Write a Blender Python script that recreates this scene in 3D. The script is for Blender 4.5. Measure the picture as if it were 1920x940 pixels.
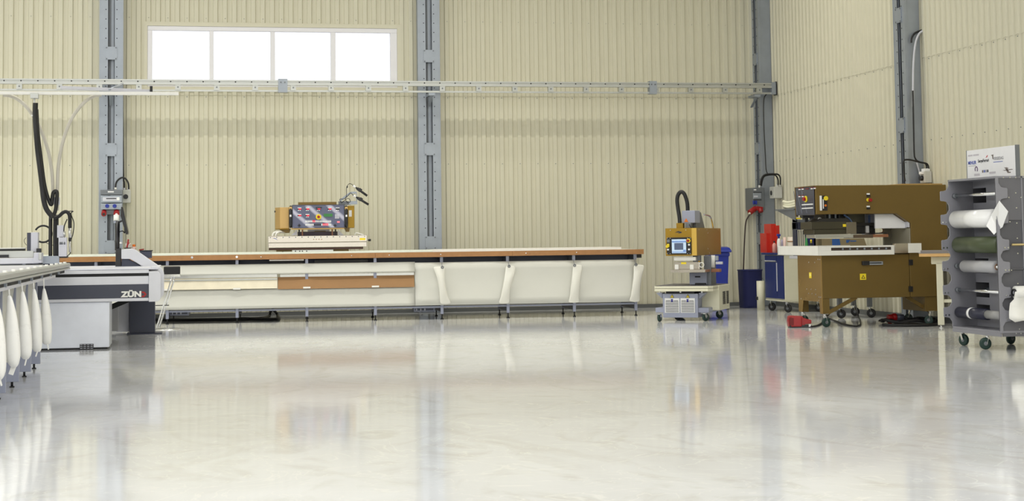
import bpy, bmesh, math, random
from mathutils import Vector, Matrix
random.seed(4)
for o in list(bpy.data.objects): bpy.data.objects.remove(o)
SC = bpy.context.scene; C = SC.collection
# ---------------------------------------------------------------- camera
F_PX, YAW, PITCH, ROLL, CX, CY, CAM_H = 3111.63, .197995, .0704686, -.0131843, 960., 232.485, 1.12
def _axes():
    cy, sy = math.cos(YAW), math.sin(YAW)
    f = Vector((sy, cy, 0)); r = Vector((cy, -sy, 0)); u = Vector((0, 0, 1))
    cp, sp = math.cos(PITCH), math.sin(PITCH)
    f2 = cp*f + sp*u; u2 = cp*u - sp*f
    cr, sr = math.cos(ROLL), math.sin(ROLL)
    return cr*r + sr*u2, cr*u2 - sr*r, f2
AR, AU, AF = _axes()
cd = bpy.data.cameras.new('camera'); cam = bpy.data.objects.new('camera', cd); C.objects.link(cam)
cd.sensor_width = 36; cd.lens = 36*F_PX/1920; cd.shift_y = -(470-CY)/1920; cd.clip_end = 200
cam.matrix_world = Matrix(((AR.x, AU.x, -AF.x, 0), (AR.y, AU.y, -AF.y, 0), (AR.z, AU.z, -AF.z, CAM_H), (0, 0, 0, 1)))
SC.camera = cam
# ---------------------------------------------------------------- light
YB, XR, ZC = 26.40, 9.665, 9.2          # back wall, right wall, ceiling
XL, YF = -14.0, -8.0
vs = SC.view_settings
vs.view_transform = 'Standard'; vs.look = 'None'; vs.gamma = 1; vs.use_curve_mapping = False
vs.exposure = -1.53
w = bpy.data.worlds.new('sky'); SC.world = w; w.use_nodes = True
w.node_tree.nodes['Background'].inputs[0].default_value = (.93, .95, 1, 1)
w.node_tree.nodes['Background'].inputs[1].default_value = 4.0
def area(name, loc, sx, sy, power, col, rot=(0, 0, 0), spread=180):
    l = bpy.data.lights.new(name, 'AREA'); l.shape = 'RECTANGLE'; l.size = sx; l.size_y = sy
    l.energy = power; l.color = col; l.spread = math.radians(spread)
    o = bpy.data.objects.new(name, l); C.objects.link(o); o.location = loc; o.rotation_euler = rot; return o
WARM = (1, .97, .88); DAY = (1, .99, .985); COOL = (.93, .965, 1)
area('lamp_row', (-2, 21.5, 8.6), 22, .08, 1500, WARM, spread=118)
area('lamp_row', (-2, 23.05, 8.6), 22, .08, 330, WARM, spread=118)
area('hall_lamps', (1.0, 3.0, 8.9), 16.5, 16, 4800, DAY)
area('front_fill', (-6, YF+.3, 3.2), 11, 5.5, 750, COOL, rot=(math.radians(90), 0, 0))  # added fill behind the camera for faces turned towards it; no gate built
area('front_fill', (5.6, YF+.3, 3.2), 7, 5.5, 700, COOL, rot=(math.radians(90), 0, 0))  # second added fill, further right, for the right sides of the hanging bags
area('left_fill', (XL+.2, 14, 5.5), 22, 2.4, 2100, COOL, rot=(math.radians(90), 0, math.radians(-90)))  # added fill along the solid left wall, brightens the right wall
# ---------------------------------------------------------------- pixel -> point helpers
def ray(px, py):
    return AR*((px-CX)/F_PX) - AU*((py-CY)/F_PX) + AF
class Fr:
    """ground frame of a thing: x along u, y along v (away from the viewer), z up"""
    def __init__(s, x, y, deg=0):
        s.x, s.y, s.a = x, y, math.radians(deg)
        s.c, s.s = math.cos(s.a), math.sin(s.a)
    def _loc(s, px, py):
        d = ray(px, py); ox, oy = -s.x, -s.y
        return (s.c*ox+s.s*oy, -s.s*ox+s.c*oy, CAM_H), (s.c*d.x+s.s*d.y, -s.s*d.x+s.c*d.y, d.z)
    def v(s, px, py, v):            # point of the plane v = const
        o, d = s._loc(px, py); t = (v-o[1])/d[1]
        return (o[0]+t*d[0], v, o[2]+t*d[2])
    def u(s, px, py, u):
        o, d = s._loc(px, py); t = (u-o[0])/d[0]
        return (u, o[1]+t*d[1], o[2]+t*d[2])
    def z(s, px, py, z=0):
        o, d = s._loc(px, py); t = (z-o[2])/d[2]
        return (o[0]+t*d[0], o[1]+t*d[1], z)
    def rect(s, x0, y0, x1, y1, v):  # pixel rectangle on plane v -> u0,u1,z0,z1
        my, mx = (y0+y1)/2, (x0+x1)/2
        return s.v(x0, my, v)[0], s.v(x1, my, v)[0], s.v(mx, y1, v)[2], s.v(mx, y0, v)[2]
    def urect(s, x0, y0, x1, y1, u): # on plane u -> v0,v1,z0,z1
        my, mx = (y0+y1)/2, (x0+x1)/2
        a, b = s.u(x0, my, u)[1], s.u(x1, my, u)[1]
        return min(a, b), max(a, b), s.u(mx, y1, u)[2], s.u(mx, y0, u)[2]
W0 = Fr(0, 0)
# ---------------------------------------------------------------- materials
def srgb(r, g, b):
    f = lambda c: (c/255/12.92 if c/255 <= .04045 else ((c/255+.055)/1.055)**2.4)
    return (f(r), f(g), f(b), 1)
MATS = {}
def mat(name, col, rough=.5, metal=0, var=.06, scale=9, bump=0, emit=0, spec=.5, rvar=.05, coat=0):
    if name in MATS: return MATS[name]
    m = bpy.data.materials.new(name); m.use_nodes = True; nt = m.node_tree; b = nt.nodes['Principled BSDF']
    c = srgb(*col)
    tc = nt.nodes.new('ShaderNodeTexCoord'); n = nt.nodes.new('ShaderNodeTexNoise')
    n.inputs['Scale'].default_value = scale; n.inputs['Detail'].default_value = 4
    nt.links.new(tc.outputs['Object'], n.inputs['Vector'])
    mx = nt.nodes.new('ShaderNodeMix'); mx.data_type = 'RGBA'
    nt.links.new(n.outputs['Fac'], mx.inputs['Factor'])
    mx.inputs['A'].default_value = tuple(x*(1-var) for x in c[:3])+(1,)
    mx.inputs['B'].default_value = tuple(min(1, x*(1+var)) for x in c[:3])+(1,)
    nt.links.new(mx.outputs['Result'], b.inputs['Base Color'])
    mr = nt.nodes.new('ShaderNodeMapRange'); mr.inputs['To Min'].default_value = max(0, rough-rvar); mr.inputs['To Max'].default_value = min(1, rough+rvar)
    nt.links.new(n.outputs['Fac'], mr.inputs['Value']); nt.links.new(mr.outputs['Result'], b.inputs['Roughness'])
    b.inputs['Metallic'].default_value = metal; b.inputs['Specular IOR Level'].default_value = spec
    if coat: b.inputs['Coat Weight'].default_value = coat; b.inputs['Coat Roughness'].default_value = .1
    if emit:
        nt.links.new(mx.outputs['Result'], b.inputs['Emission Color']); b.inputs['Emission Strength'].default_value = emit
    if bump:
        bp = nt.nodes.new('ShaderNodeBump'); bp.inputs['Strength'].default_value = bump; bp.inputs['Distance'].default_value = .01
        nt.links.new(n.outputs['Fac'], bp.inputs['Height']); nt.links.new(bp.outputs['Normal'], b.inputs['Normal'])
    MATS[name] = m; return m
wall_m = mat('cream_sheet', (212, 208, 187), .45, 0, .02, 1.5)
wall_r = wall_m
seam_m = mat('seam_shadow_gap', (150, 143, 122), .7)
steel = mat('galvanised_steel', (160, 167, 178), .42, .55, .16, 5)
steel_d = mat('dull_steel', (120, 124, 130), .5, .5, .12, 6)
chrome = mat('chrome', (225, 226, 228), .14, 1)
alu = mat('aluminium', (205, 205, 202), .32, .85, .08)
rail_m = mat('rail_aluminium', (190, 192, 190), .36, .7, .06)
stain = mat('stainless', (205, 198, 190), .24, 1, .05, 3)
white = mat('white_paint', (236, 235, 230), .4)
pvc = mat('window_frame_white', (232, 231, 236), .4, 0, .02)
cloth = mat('white_pvc_cloth', (208, 208, 200), .35, 0, .03, 3, .15)
bagm = mat('white_bag_cloth', (252, 252, 250), .28, 0, .03, 8, .2)
wood = mat('beech_edge', (166, 120, 74), .5, 0, .2, 14)
board_m = mat('brown_hardboard', (150, 112, 70), .6, 0, .1, 5)
ply = mat('light_wood_edge', (222, 178, 116), .5, 0, .12, 12)
bgrey = mat('blue_grey_paint', (158, 163, 184), .4)
bgrey_d = mat('dark_blue_grey_paint', (84, 88, 104), .45)
lgrey = mat('light_grey_paint', (205, 206, 216), .4)
zgrey = mat('light_grey_cover', (214, 215, 222), .35)
navy = mat('navy_paint', (56, 60, 80), .4)
slate = mat('dark_slate_panel', (62, 65, 80), .35)
gold = mat('gold_lacquer', (118, 96, 49), .38, .35, .05, 3)
gold_b = mat('bright_gold_lacquer', (162, 128, 42), .36, .55, .05, 3)
gold_t = mat('pale_gold_lacquer', (196, 162, 104), .34, .4, .05, 3)
black = mat('black_rubber', (22, 22, 25), .5)
blackp = mat('black_plastic', (28, 28, 33), .35)
dark = mat('dark_recess', (38, 38, 42), .7)
red = mat('red_plastic', (156, 20, 24), .35)
red_b = mat('red_folder', (192, 40, 24), .45)
yel = mat('yellow_sticker', (240, 214, 40), .5)
blue = mat('blue_plastic', (28, 48, 150), .35)
dblue = mat('dark_blue_paint', (24, 42, 104), .4)
nblue = mat('navy_cloth', (30, 36, 92), .7)
beige = mat('beige_paint', (222, 219, 196), .45)
wgreen = mat('green_black_tyre', (22, 52, 46), .5)
rack_m = mat('rack_grey', (140, 140, 148), .45, .1, .04, 4)
rack_shade = mat('rack_grey_shade', (92, 92, 98), .5, .1, .04, 4)  # rack grey with the shade of recess and interior put into the colour
olive = mat('olive_film', (66, 76, 48), .42)
grey_roll = mat('grey_film', (172, 172, 176), .35)
inkblue = mat('dark_blue_film', (28, 30, 52), .35)
hose_m = mat('grey_hose', (196, 192, 180), .4)
redled = mat('red_display', (235, 30, 60), .4, emit=1.1)
pink = mat('lit_button', (255, 120, 130), .4, emit=1.2)
green_l = mat('green_display', (52, 120, 60), .4, emit=.15)
scr = mat('lit_screen', (190, 212, 235), .3, emit=.75)
scr_d = mat('lit_screen_dark_field', (84, 96, 124), .3, emit=.35)
lab_w = mat('white_label', (240, 240, 240), .5)
ink = mat('grey_ink', (150, 150, 155), .6)
ink_d = mat('dark_ink', (50, 50, 60), .6)
ink_b = mat('blue_ink', (60, 80, 170), .6)
orange = mat('orange_plastic', (226, 120, 30), .4)
tan_m = mat('cardboard', (150, 136, 104), .7)
pinkm = mat('pale_pink_ceramic', (225, 196, 186), .4)
greenp = mat('green_label', (60, 150, 80), .5)
copper = mat('brown_bakelite', (150, 100, 70), .4)
# ---------------------------------------------------------------- mesh builder
class MB:
    def __init__(s): s.bm = bmesh.new(); s.mats = []
    def _m(s, m):
        if m not in s.mats: s.mats.append(m)
        return s.mats.index(m)
    def poly(s, pts, m):
        vs_ = [s.bm.verts.new(p) for p in pts]; f = s.bm.faces.new(vs_); f.material_index = s._m(m); return f
    def box(s, u0, u1, v0, v1, z0, z1, m):
        if u0 > u1: u0, u1 = u1, u0
        if v0 > v1: v0, v1 = v1, v0
        if z0 > z1: z0, z1 = z1, z0
        i = s._m(m); B = s.bm
        p = [B.verts.new((x, y, z)) for z in (z0, z1) for y in (v0, v1) for x in (u0, u1)]
        for q in ((0, 2, 3, 1), (4, 5, 7, 6), (0, 1, 5, 4), (2, 6, 7, 3), (0, 4, 6, 2), (1, 3, 7, 5)):
            B.faces.new([p[k] for k in q]).material_index = i
        return s
    def obox(s, c, ax, ay, az, m):       # oriented box: centre and three half vectors
        c, ax, ay, az = map(Vector, (c, ax, ay, az)); i = s._m(m)
        p = [s.bm.verts.new(c+a*ax+b*ay+d*az) for d in (-1, 1) for b in (-1, 1) for a in (-1, 1)]
        for q in ((0, 2, 3, 1), (4, 5, 7, 6), (0, 1, 5, 4), (2, 6, 7, 3), (0, 4, 6, 2), (1, 3, 7, 5)):
            s.bm.faces.new([p[k] for k in q]).material_index = i
        return s
    def bar(s, p, q, w, h, m):           # rectangular bar from p to q
        p, q = Vector(p), Vector(q); d = (q-p); L = d.length; d.normalize()
        up = Vector((0, 0, 1)) if abs(d.z) < .95 else Vector((0, 1, 0))
        x = d.cross(up).normalized(); y = x.cross(d)
        return s.obox((p+q)/2, d*(L/2), x*(w/2), y*(h/2), m)
    def tube(s, pts, r, m, n=10, caps=True):
        pts = [Vector(p) for p in pts]; i = s._m(m); rings = []
        rr = r if isinstance(r, (list, tuple)) else [r]*len(pts)
        prev = None
        for k, p in enumerate(pts):
            t = (pts[min(k+1, len(pts)-1)]-pts[max(k-1, 0)]).normalized()
            if prev is None:
                a = Vector((0, 0, 1)) if abs(t.z) < .9 else Vector((1, 0, 0)); x = t.cross(a).normalized()
            else: x = (prev-t*prev.dot(t)).normalized()
            prev = x; y = t.cross(x)
            rings.append([s.bm.verts.new(p+(x*math.cos(6.28319*j/n)+y*math.sin(6.28319*j/n))*rr[k]) for j in range(n)])
        for a, b in zip(rings, rings[1:]):
            for j in range(n):
                f = s.bm.faces.new((a[j], a[(j+1) % n], b[(j+1) % n], b[j])); f.material_index = i; f.smooth = True
        if caps:
            for rg in (rings[0][::-1], rings[-1]): s.bm.faces.new(rg).material_index = i
        return s
    def cyl(s, p, q, r, m, n=20): return s.tube([p, q], r, m, n)
    def prism(s, pts, axis, a, b, m):    # pts in the two other axes (order: u,v,z without axis)
        i = s._m(m)
        def mk(p, t):
            return (t, p[0], p[1]) if axis == 0 else ((p[0], t, p[1]) if axis == 1 else (p[0], p[1], t))
        A = [s.bm.verts.new(mk(p, a)) for p in pts]; Bv = [s.bm.verts.new(mk(p, b)) for p in pts]
        n = len(pts)
        for k in range(n): s.bm.faces.new((A[k], A[(k+1) % n], Bv[(k+1) % n], Bv[k])).material_index = i
        s.bm.faces.new(A[::-1]).material_index = i; s.bm.faces.new(Bv).material_index = i
        return s
    def ring(s, c, R, r, m, axis=1, n=24, k=8, a0=0, a1=6.28319):
        pts = []
        for j in range(n+1):
            t = a0+(a1-a0)*j/n; x, y = R*math.cos(t), R*math.sin(t)
            pts.append((c[0]+x, c[1], c[2]+y) if axis == 1 else ((c[0], c[1]+x, c[2]+y) if axis == 0 else (c[0]+x, c[1]+y, c[2])))
        return s.tube(pts, r, m, k)
    def ball(s, c, r, m, sx=1, sy=1, sz=1, n=12):
        i = s._m(m)
        g = bmesh.ops.create_uvsphere(s.bm, u_segments=n, v_segments=n//2+2, radius=r, matrix=Matrix.Translation(c) @ Matrix.Diagonal((sx, sy, sz, 1)))
        for v in g['verts']:
            for f in v.link_faces: f.material_index = i; f.smooth = True
        return s
    def loft(s, rings, m, caps=True, smooth=True):
        i = s._m(m); R = [[s.bm.verts.new(p) for p in rg] for rg in rings]; n = len(R[0])
        for a, b in zip(R, R[1:]):
            for j in range(n):
                f = s.bm.faces.new((a[j], a[(j+1) % n], b[(j+1) % n], b[j])); f.material_index = i; f.smooth = smooth
        if caps:
            s.bm.faces.new(R[0][::-1]).material_index = i; s.bm.faces.new(R[-1]).material_index = i
        return s
    def build(s, name, parent=None, bevel=0, seg=2):
        bmesh.ops.recalc_face_normals(s.bm, faces=s.bm.faces[:])
        me = bpy.data.meshes.new(name); s.bm.to_mesh(me); s.bm.free()
        for m in s.mats: me.materials.append(m)
        o = bpy.data.objects.new(name, me); C.objects.link(o)
        if parent: o.parent = parent
        if bevel:
            b = o.modifiers.new('bevel', 'BEVEL'); b.width = bevel; b.segments = seg; b.limit_method = 'ANGLE'; b.angle_limit = math.radians(50)
        return o
def spline(pts, n=8):                    # Catmull-Rom through the points
    P = [Vector(p) for p in pts]; out = []
    for i in range(len(P)-1):
        a, b, c, d = P[max(i-1, 0)], P[i], P[i+1], P[min(i+2, len(P)-1)]
        for k in range(n):
            t = k/n
            out.append(.5*((2*b)+(c-a)*t+(2*a-5*b+4*c-d)*t*t+(3*b-a-3*c+d)*t**3))
    out.append(P[-1]); return out
def tag(o, label, cat, group=None):
    o['label'] = label; o['category'] = cat
    if group: o['group'] = group
    return o
def thing(name, label, cat, fr=None, z=0, group=None):
    o = bpy.data.objects.new(name, None); C.objects.link(o); o.empty_display_size = .1
    if fr: o.location = (fr.x, fr.y, z); o.rotation_euler = (0, 0, fr.a)
    return tag(o, label, cat, group)
def struct(o): o['kind'] = 'structure'; return o
def dup(root, loc, deg=None, label=None):
    r = root.copy(); C.objects.link(r); r.location = loc
    if deg is not None: r.rotation_euler = (0, 0, math.radians(deg))
    if label: r['label'] = label
    for ch in list(root.children):
        c = ch.copy(); C.objects.link(c); c.parent = r
        for g in list(ch.children):
            d = g.copy(); C.objects.link(d); d.parent = c
    return r
def lettering(name, txt, size, m, parent, loc, rot, bold=0, sx=1, shear=0):
    cu = bpy.data.curves.new('t', 'FONT'); cu.body = txt; cu.size = size; cu.extrude = .0006; cu.offset = bold; cu.shear = shear
    cu.align_x = 'CENTER'; cu.align_y = 'CENTER'
    to = bpy.data.objects.new('t', cu); C.objects.link(to)
    dg = bpy.context.evaluated_depsgraph_get(); me = bpy.data.meshes.new_from_object(to.evaluated_get(dg))
    bpy.data.objects.remove(to); me.materials.clear(); me.materials.append(m)
    o = bpy.data.objects.new(name, me); C.objects.link(o); o.parent = parent
    o.location = loc; o.rotation_euler = rot; o.scale = (sx, 1, 1); return o
def castor(parent, u, v, ztop, r=.05, tyre=None, lock=True, ang=0, name='castor'):
    """swivel castor: plate, fork, wheel (one child of its thing, wheel and fork below it)"""
    tyre = tyre or black
    m = MB(); c, s_ = math.cos(ang), math.sin(ang); w_ = .016
    m.box(u-.04, u+.04, v-.035, v+.035, ztop-.006, ztop, chrome)
    m.cyl((u, v, ztop-.03), (u, v, ztop), .018, chrome, 12)
    cx_, cy_ = u+.02*c, v+.02*s_
    for sg in (-1, 1):
        ox, oy = -s_*sg*(w_+.006), c*sg*(w_+.006)
        m.prism([(0, 0)], 1, 0, 0, chrome) if False else m.bar((u+ox, v+oy, ztop-.02), (cx_+ox, cy_+oy, r), .004, .04, chrome)
    fk = m.build(name, parent)
    t = MB(); ax = Vector((-s_, c, 0)); ctr = Vector((cx_, cy_, r))
    prof = [(-w_, r*.72), (-w_, r*.94), (-w_*.6, r), (w_*.6, r), (w_, r*.94), (w_, r*.72)]
    e1 = Vector((c, s_, 0)); e2 = Vector((0, 0, 1)); n = 24
    t.loft([[ctr+ax*a+(e1*math.cos(6.28319*j/n)+e2*math.sin(6.28319*j/n))*q for j in range(n)] for a, q in prof], tyre)
    t.cyl(ctr-ax*(w_+.003), ctr+ax*(w_+.003), r*.35, steel_d, 14)
    t.build('wheel', fk)
    return fk
# ================================================================ ROOM
# floor: polished, lightly smeared resin
fm = bpy.data.materials.new('polished_floor'); fm.use_nodes = True; nt = fm.node_tree; b = nt.nodes['Principled BSDF']
tc = nt.nodes.new('ShaderNodeTexCoord')
def noise(scale, detail, dist=0, stretch=(1, 1, 1)):
    mp = nt.nodes.new('ShaderNodeMapping'); mp.inputs['Scale'].default_value = stretch
    nt.links.new(tc.outputs['Object'], mp.inputs['Vector'])
    n = nt.nodes.new('ShaderNodeTexNoise'); n.inputs['Scale'].default_value = scale; n.inputs['Detail'].default_value = detail
    n.inputs['Distortion'].default_value = dist; nt.links.new(mp.outputs['Vector'], n.inputs['Vector']); return n
def ramp(n, stops):
    r = nt.nodes.new('ShaderNodeValToRGB'); e = r.color_ramp.elements
    e[0].position, e[0].color = stops[0]; e[1].position, e[1].color = stops[1]
    for p, c_ in stops[2:]:
        x = e.new(p); x.color = c_
    nt.links.new(n.outputs['Fac'], r.inputs['Fac']); return r
n1 = noise(.55, 7, 1.2); n2 = noise(1.6, 8, 3.0, (1, .5, 1)); n3 = noise(.9, 3, 5.0)
r1 = ramp(n1, [(.3, srgb(211, 212, 214)), (.7, srgb(226, 228, 231))])
r2 = ramp(n2, [(.50, (0, 0, 0, 1)), (.72, (1, 1, 1, 1))])
mx = nt.nodes.new('ShaderNodeMix'); mx.data_type = 'RGBA'; mx.inputs['B'].default_value = srgb(180, 177, 164)
mm = nt.nodes.new('ShaderNodeMath'); mm.operation = 'MULTIPLY'; mm.inputs[1].default_value = .38
nt.links.new(r2.outputs['Color'], mm.inputs[0]); nt.links.new(mm.outputs[0], mx.inputs['Factor'])
nt.links.new(r1.outputs['Color'], mx.inputs['A'])
# thin swept smears left by the mop
r3 = ramp(n3, [(.485, (0, 0, 0, 1)), (.5, (1, 1, 1, 1)), (.515, (0, 0, 0, 1))])
mx2 = nt.nodes.new('ShaderNodeMix'); mx2.data_type = 'RGBA'; mx2.inputs['B'].default_value = srgb(240, 240, 236)
m3 = nt.nodes.new('ShaderNodeMath'); m3.operation = 'MULTIPLY'; m3.inputs[1].default_value = .45
nt.links.new(r3.outputs['Color'], m3.inputs[0]); nt.links.new(m3.outputs[0], mx2.inputs['Factor'])
nt.links.new(mx.outputs['Result'], mx2.inputs['A'])
nt.links.new(mx2.outputs['Result'], b.inputs['Base Color'])
rr = nt.nodes.new('ShaderNodeMapRange'); rr.inputs['To Min'].default_value = .04; rr.inputs['To Max'].default_value = .12
nt.links.new(n2.outputs['Fac'], rr.inputs['Value']); nt.links.new(rr.outputs['Result'], b.inputs['Roughness'])
b.inputs['IOR'].default_value = 1.43
m = MB(); m.box(XL, XR+.15, YF, YB+.15, -.1, 0, fm); struct(m.build('floor'))
m = MB(); m.box(XL, XR+.15, YF, YB+.15, ZC, ZC+.1, mat('ceiling_sheet', (216, 214, 206), .6)); struct(m.build('ceiling'))
m = MB(); m.box(XL-.1, XL, YF, YB+.15, 0, ZC, wall_m); struct(m.build('wall_left'))
m = MB(); m.box(XL-.1, XR+.15, YF-.1, YF, 0, ZC, wall_m); struct(m.build('wall_front'))
PITCH_R, PAN, SLOPE, DEP = .1475, .062, .013, .027
ZJ = 3.466                               # sheets overlap here
def profile(a, b_):
    """breakpoints (t, depth towards the room) of the trapezoidal sheet between a and b_"""
    out = []; k = math.floor(a/PITCH_R)-1
    while k*PITCH_R < b_+PITCH_R:
        t = k*PITCH_R
        out += [(t, 0), (t+PAN, 0), (t+PAN+SLOPE, DEP), (t+PITCH_R-SLOPE, DEP)]; k += 1
    def at(x):
        for (t0, d0), (t1, d1) in zip(out, out[1:]):
            if t0 <= x <= t1: return d0+(d1-d0)*(x-t0)/(t1-t0+1e-9)
        return 0
    return [(a, at(a))]+[p for p in out if a < p[0] < b_]+[(b_, at(b_))]
def sheet(mb, a, b_, z0, z1, pt, lift=0):
    """pt(t, depth, z) -> xyz"""
    P = profile(a, b_); zz = [z0]+([ZJ] if z0 < ZJ-.01 and z1 > ZJ+.01 else [])+[z1]
    for za, zb in zip(zz, zz[1:]):
        l_ = .006 if za >= ZJ-.001 else 0
        for (t0, d0), (t1, d1) in zip(P, P[1:]):
            mb.poly([pt(t0, d0+l_, za), pt(t1, d1+l_, za), pt(t1, d1+l_, zb), pt(t0, d0+l_, zb)], wall_m)
        if l_:
            for (t0, d0), (t1, d1) in zip(P, P[1:]):
                mb.poly([pt(t0, d0, za), pt(t1, d1, za), pt(t1, d1+l_, za), pt(t0, d0+l_, za)], seam_m)
WX0, WX1, WZ0, WZ1 = -.56, 3.50, 3.53, 4.62         # flashing around the window
pb = lambda t, d, z: (t, YB-d, z)
m = MB()
sheet(m, XL, WX0, 0, ZC, pb); sheet(m, WX1, XR, 0, ZC, pb)
sheet(m, WX0, WX1, 0, WZ0, pb); sheet(m, WX0, WX1, WZ1, ZC, pb)
gx0, gx1, gz0, gz1 = -.50, 3.425, 3.60, 4.555       # rough opening
for a in ((WX0, gx0, WZ0, WZ1), (gx1, WX1, WZ0, WZ1), (gx0, gx1, WZ0, gz0), (gx0, gx1, gz1, WZ1)):
    m.box(a[0], a[1], YB-DEP-.003, YB, a[2], a[3], wall_m)
m.box(XL, gx0, YB+.03, YB+.14, 0, ZC, wall_m); m.box(gx1, XR+.15, YB+.03, YB+.14, 0, ZC, wall_m)
m.box(gx0, gx1, YB+.03, YB+.14, 0, gz0, wall_m); m.box(gx0, gx1, YB+.03, YB+.14, gz1, ZC, wall_m)
for zr in (4.68, 3.44, 2.37):            # rows of sheet screws
    k = math.ceil(-4/(2*PITCH_R))
    while k*2*PITCH_R < XR:
        x = k*2*PITCH_R+PAN+SLOPE+.033
        if not (WX0 < x < WX1 and WZ0 < zr < WZ1): m.cyl((x, YB-DEP-.006, zr), (x, YB-DEP, zr), .007, steel_d, 6)
        k += 1
struct(m.build('wall_back'))
pr = lambda t, d, z: (XR-d, t, z)
m = MB(); sheet(m, YF, YB, 0, ZC, pr)
m.box(XR+.03, XR+.14, YF, YB+.14, 0, ZC, wall_m)
for zr in (3.44, 2.37):
    k = math.ceil(13/(2*PITCH_R))
    while k*2*PITCH_R < YB:
        y = k*2*PITCH_R+PAN+SLOPE+.033; m.cyl((XR-DEP-.006, y, zr), (XR-DEP, y, zr), .007, steel_d, 6); k += 1
struct(m.build('wall_right'))
bb = mat('dark_grey_skirting', (96, 98, 98), .6)
m = MB(); m.box(-6, XR-.04, YB-.055, YB-.02, 0, .06, bb); struct(m.build('baseboard_back'))
m = MB(); m.box(XR-.055, XR-.02, 4, YB-.06, 0, .07, bb); struct(m.build('baseboard_right'))
# ---- window: one white frame with four lights
m = MB(); fy0, fy1 = YB-.02, YB+.07
ox0, ox1, oz0, oz1 = gx0, gx1, gz0, gz1
px_ = [W0.v(x, 100, YB)[0] for x in (285.5, 392.5, 400.5, 507, 515.5, 620, 629, 731.5)]
zt, zb_ = W0.v(500, 59.5, YB)[2], gz0+.075
m.box(ox0, ox1, fy0, fy1, zt, oz1, pvc); m.box(ox0, ox1, fy0, fy1, oz0, zb_, pvc)
m.box(ox0, px_[0], fy0, fy1, zb_, zt, pvc); m.box(px_[7], ox1, fy0, fy1, zb_, zt, pvc)
for a, c_ in ((1, 2), (3, 4), (5, 6)): m.box(px_[a], px_[c_], fy0, fy1, zb_, zt, pvc)
win = struct(m.build('window_1', bevel=.006))
gm = bpy.data.materials.new('clear_glass'); gm.use_nodes = True; nt = gm.node_tree; nt.nodes.clear()
go = nt.nodes.new('ShaderNodeOutputMaterial'); tr = nt.nodes.new('ShaderNodeBsdfTransparent'); gl = nt.nodes.new('ShaderNodeBsdfGlossy')
gl.inputs['Roughness'].default_value = .02; fr_ = nt.nodes.new('ShaderNodeFresnel'); fr_.inputs['IOR'].default_value = 1.45; mxs = nt.nodes.new('ShaderNodeMixShader')
nt.links.new(fr_.outputs[0], mxs.inputs[0]); nt.links.new(tr.outputs[0], mxs.inputs[1]); nt.links.new(gl.outputs[0], mxs.inputs[2]); nt.links.new(mxs.outputs[0], go.inputs[0])
for a, c_ in ((0, 1), (2, 3), (4, 5), (6, 7)):
    m = MB(); m.box(px_[a]-.004, px_[c_]+.004, YB+.02, YB+.03, zb_-.004, zt+.004, gm); m.build('pane', win)
# ================================================================ STEEL COLUMNS
def column(fr, label, h, zs, w_=.335, d=.21):
    """two lipped channels with battens across the gap; v=0 is the wall, the battened face looks at -v"""
    t = thing('steel_column', label, 'column', fr, group='galvanised columns along the walls')
    fw = .125
    for sg in (-1, 1):
        m = MB(); o = sg*w_/2; i_ = sg*(w_/2-fw); q = .007
        m.box(o, o-sg*q, -d, 0, 0, h, steel)                       # web
        m.box(o-sg*q, i_, -d, -d+q, 0, h, steel)                   # front flange
        m.box(o-sg*q, i_, -.04, -.04+q, 0, h, steel)
        m.box(i_, i_+sg*q, -d, -d+.03, 0, h, steel)                # lip
        m.box(o, o+sg*.012, -d-.004, -d+.03, 0, h, steel)          # rolled outer edge
        z = .3
        while z < h-.1:
            m.cyl((sg*(w_/2-.085), -d-.003, z), (sg*(w_/2-.085), -d+.001, z), .0085, dark, 8); z += .149
        m.build('channel', t)
    m = MB(); m.box(-.062, -.004, -.13, -.12, 0, h, steel_d); m.box(-.004, .062, -.13, -.12, 0, h, steel); m.build('gap_tone_plate', t)  # plate added to set how dark the gap between the channels looks
    for z in zs:
        m = MB(); m.box(-.088, .088, -d-.012, -d-.001, z-.1, z+.1, steel)
        for a in (-.07, .07):
            for c_ in (-.085, .085): m.cyl((a, -d-.018, z+c_), (a, -d-.011, z+c_), .011, steel_d, 8)
        m.build('batten_plate', t)
    m = MB(); m.box(-w_/2-.03, w_/2+.03, -d-.03, 0, 0, .016, steel_d)
    for a in (-.15, .15): m.cyl((a, -d-.012, .016), (a, -d-.012, .04), .014, steel_d, 8)
    m.build('base_plate', t)
    t['kind'] = 'thing'; return t
H_ = ZC-.02
ZS = (1.11, 2.60, 4.09, 5.58, 7.07)
column(Fr(-1.038, YB-.037), 'galvanised steel column at the far left, left of the window, behind the cutter console', H_, ZS)
column(Fr(3.905, YB-.037), 'galvanised steel column right of the window, rising behind the long worktable', H_, ZS)
column(Fr(XR-.037, 26.215, -90), 'galvanised steel column in the corner of the two walls', H_, ZS)
column(Fr(XR-.037, 20.575, -90), 'galvanised steel column on the right wall above the gold press', H_, (1.1, 2.585, 4.06, 5.55, 7.04))
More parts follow.
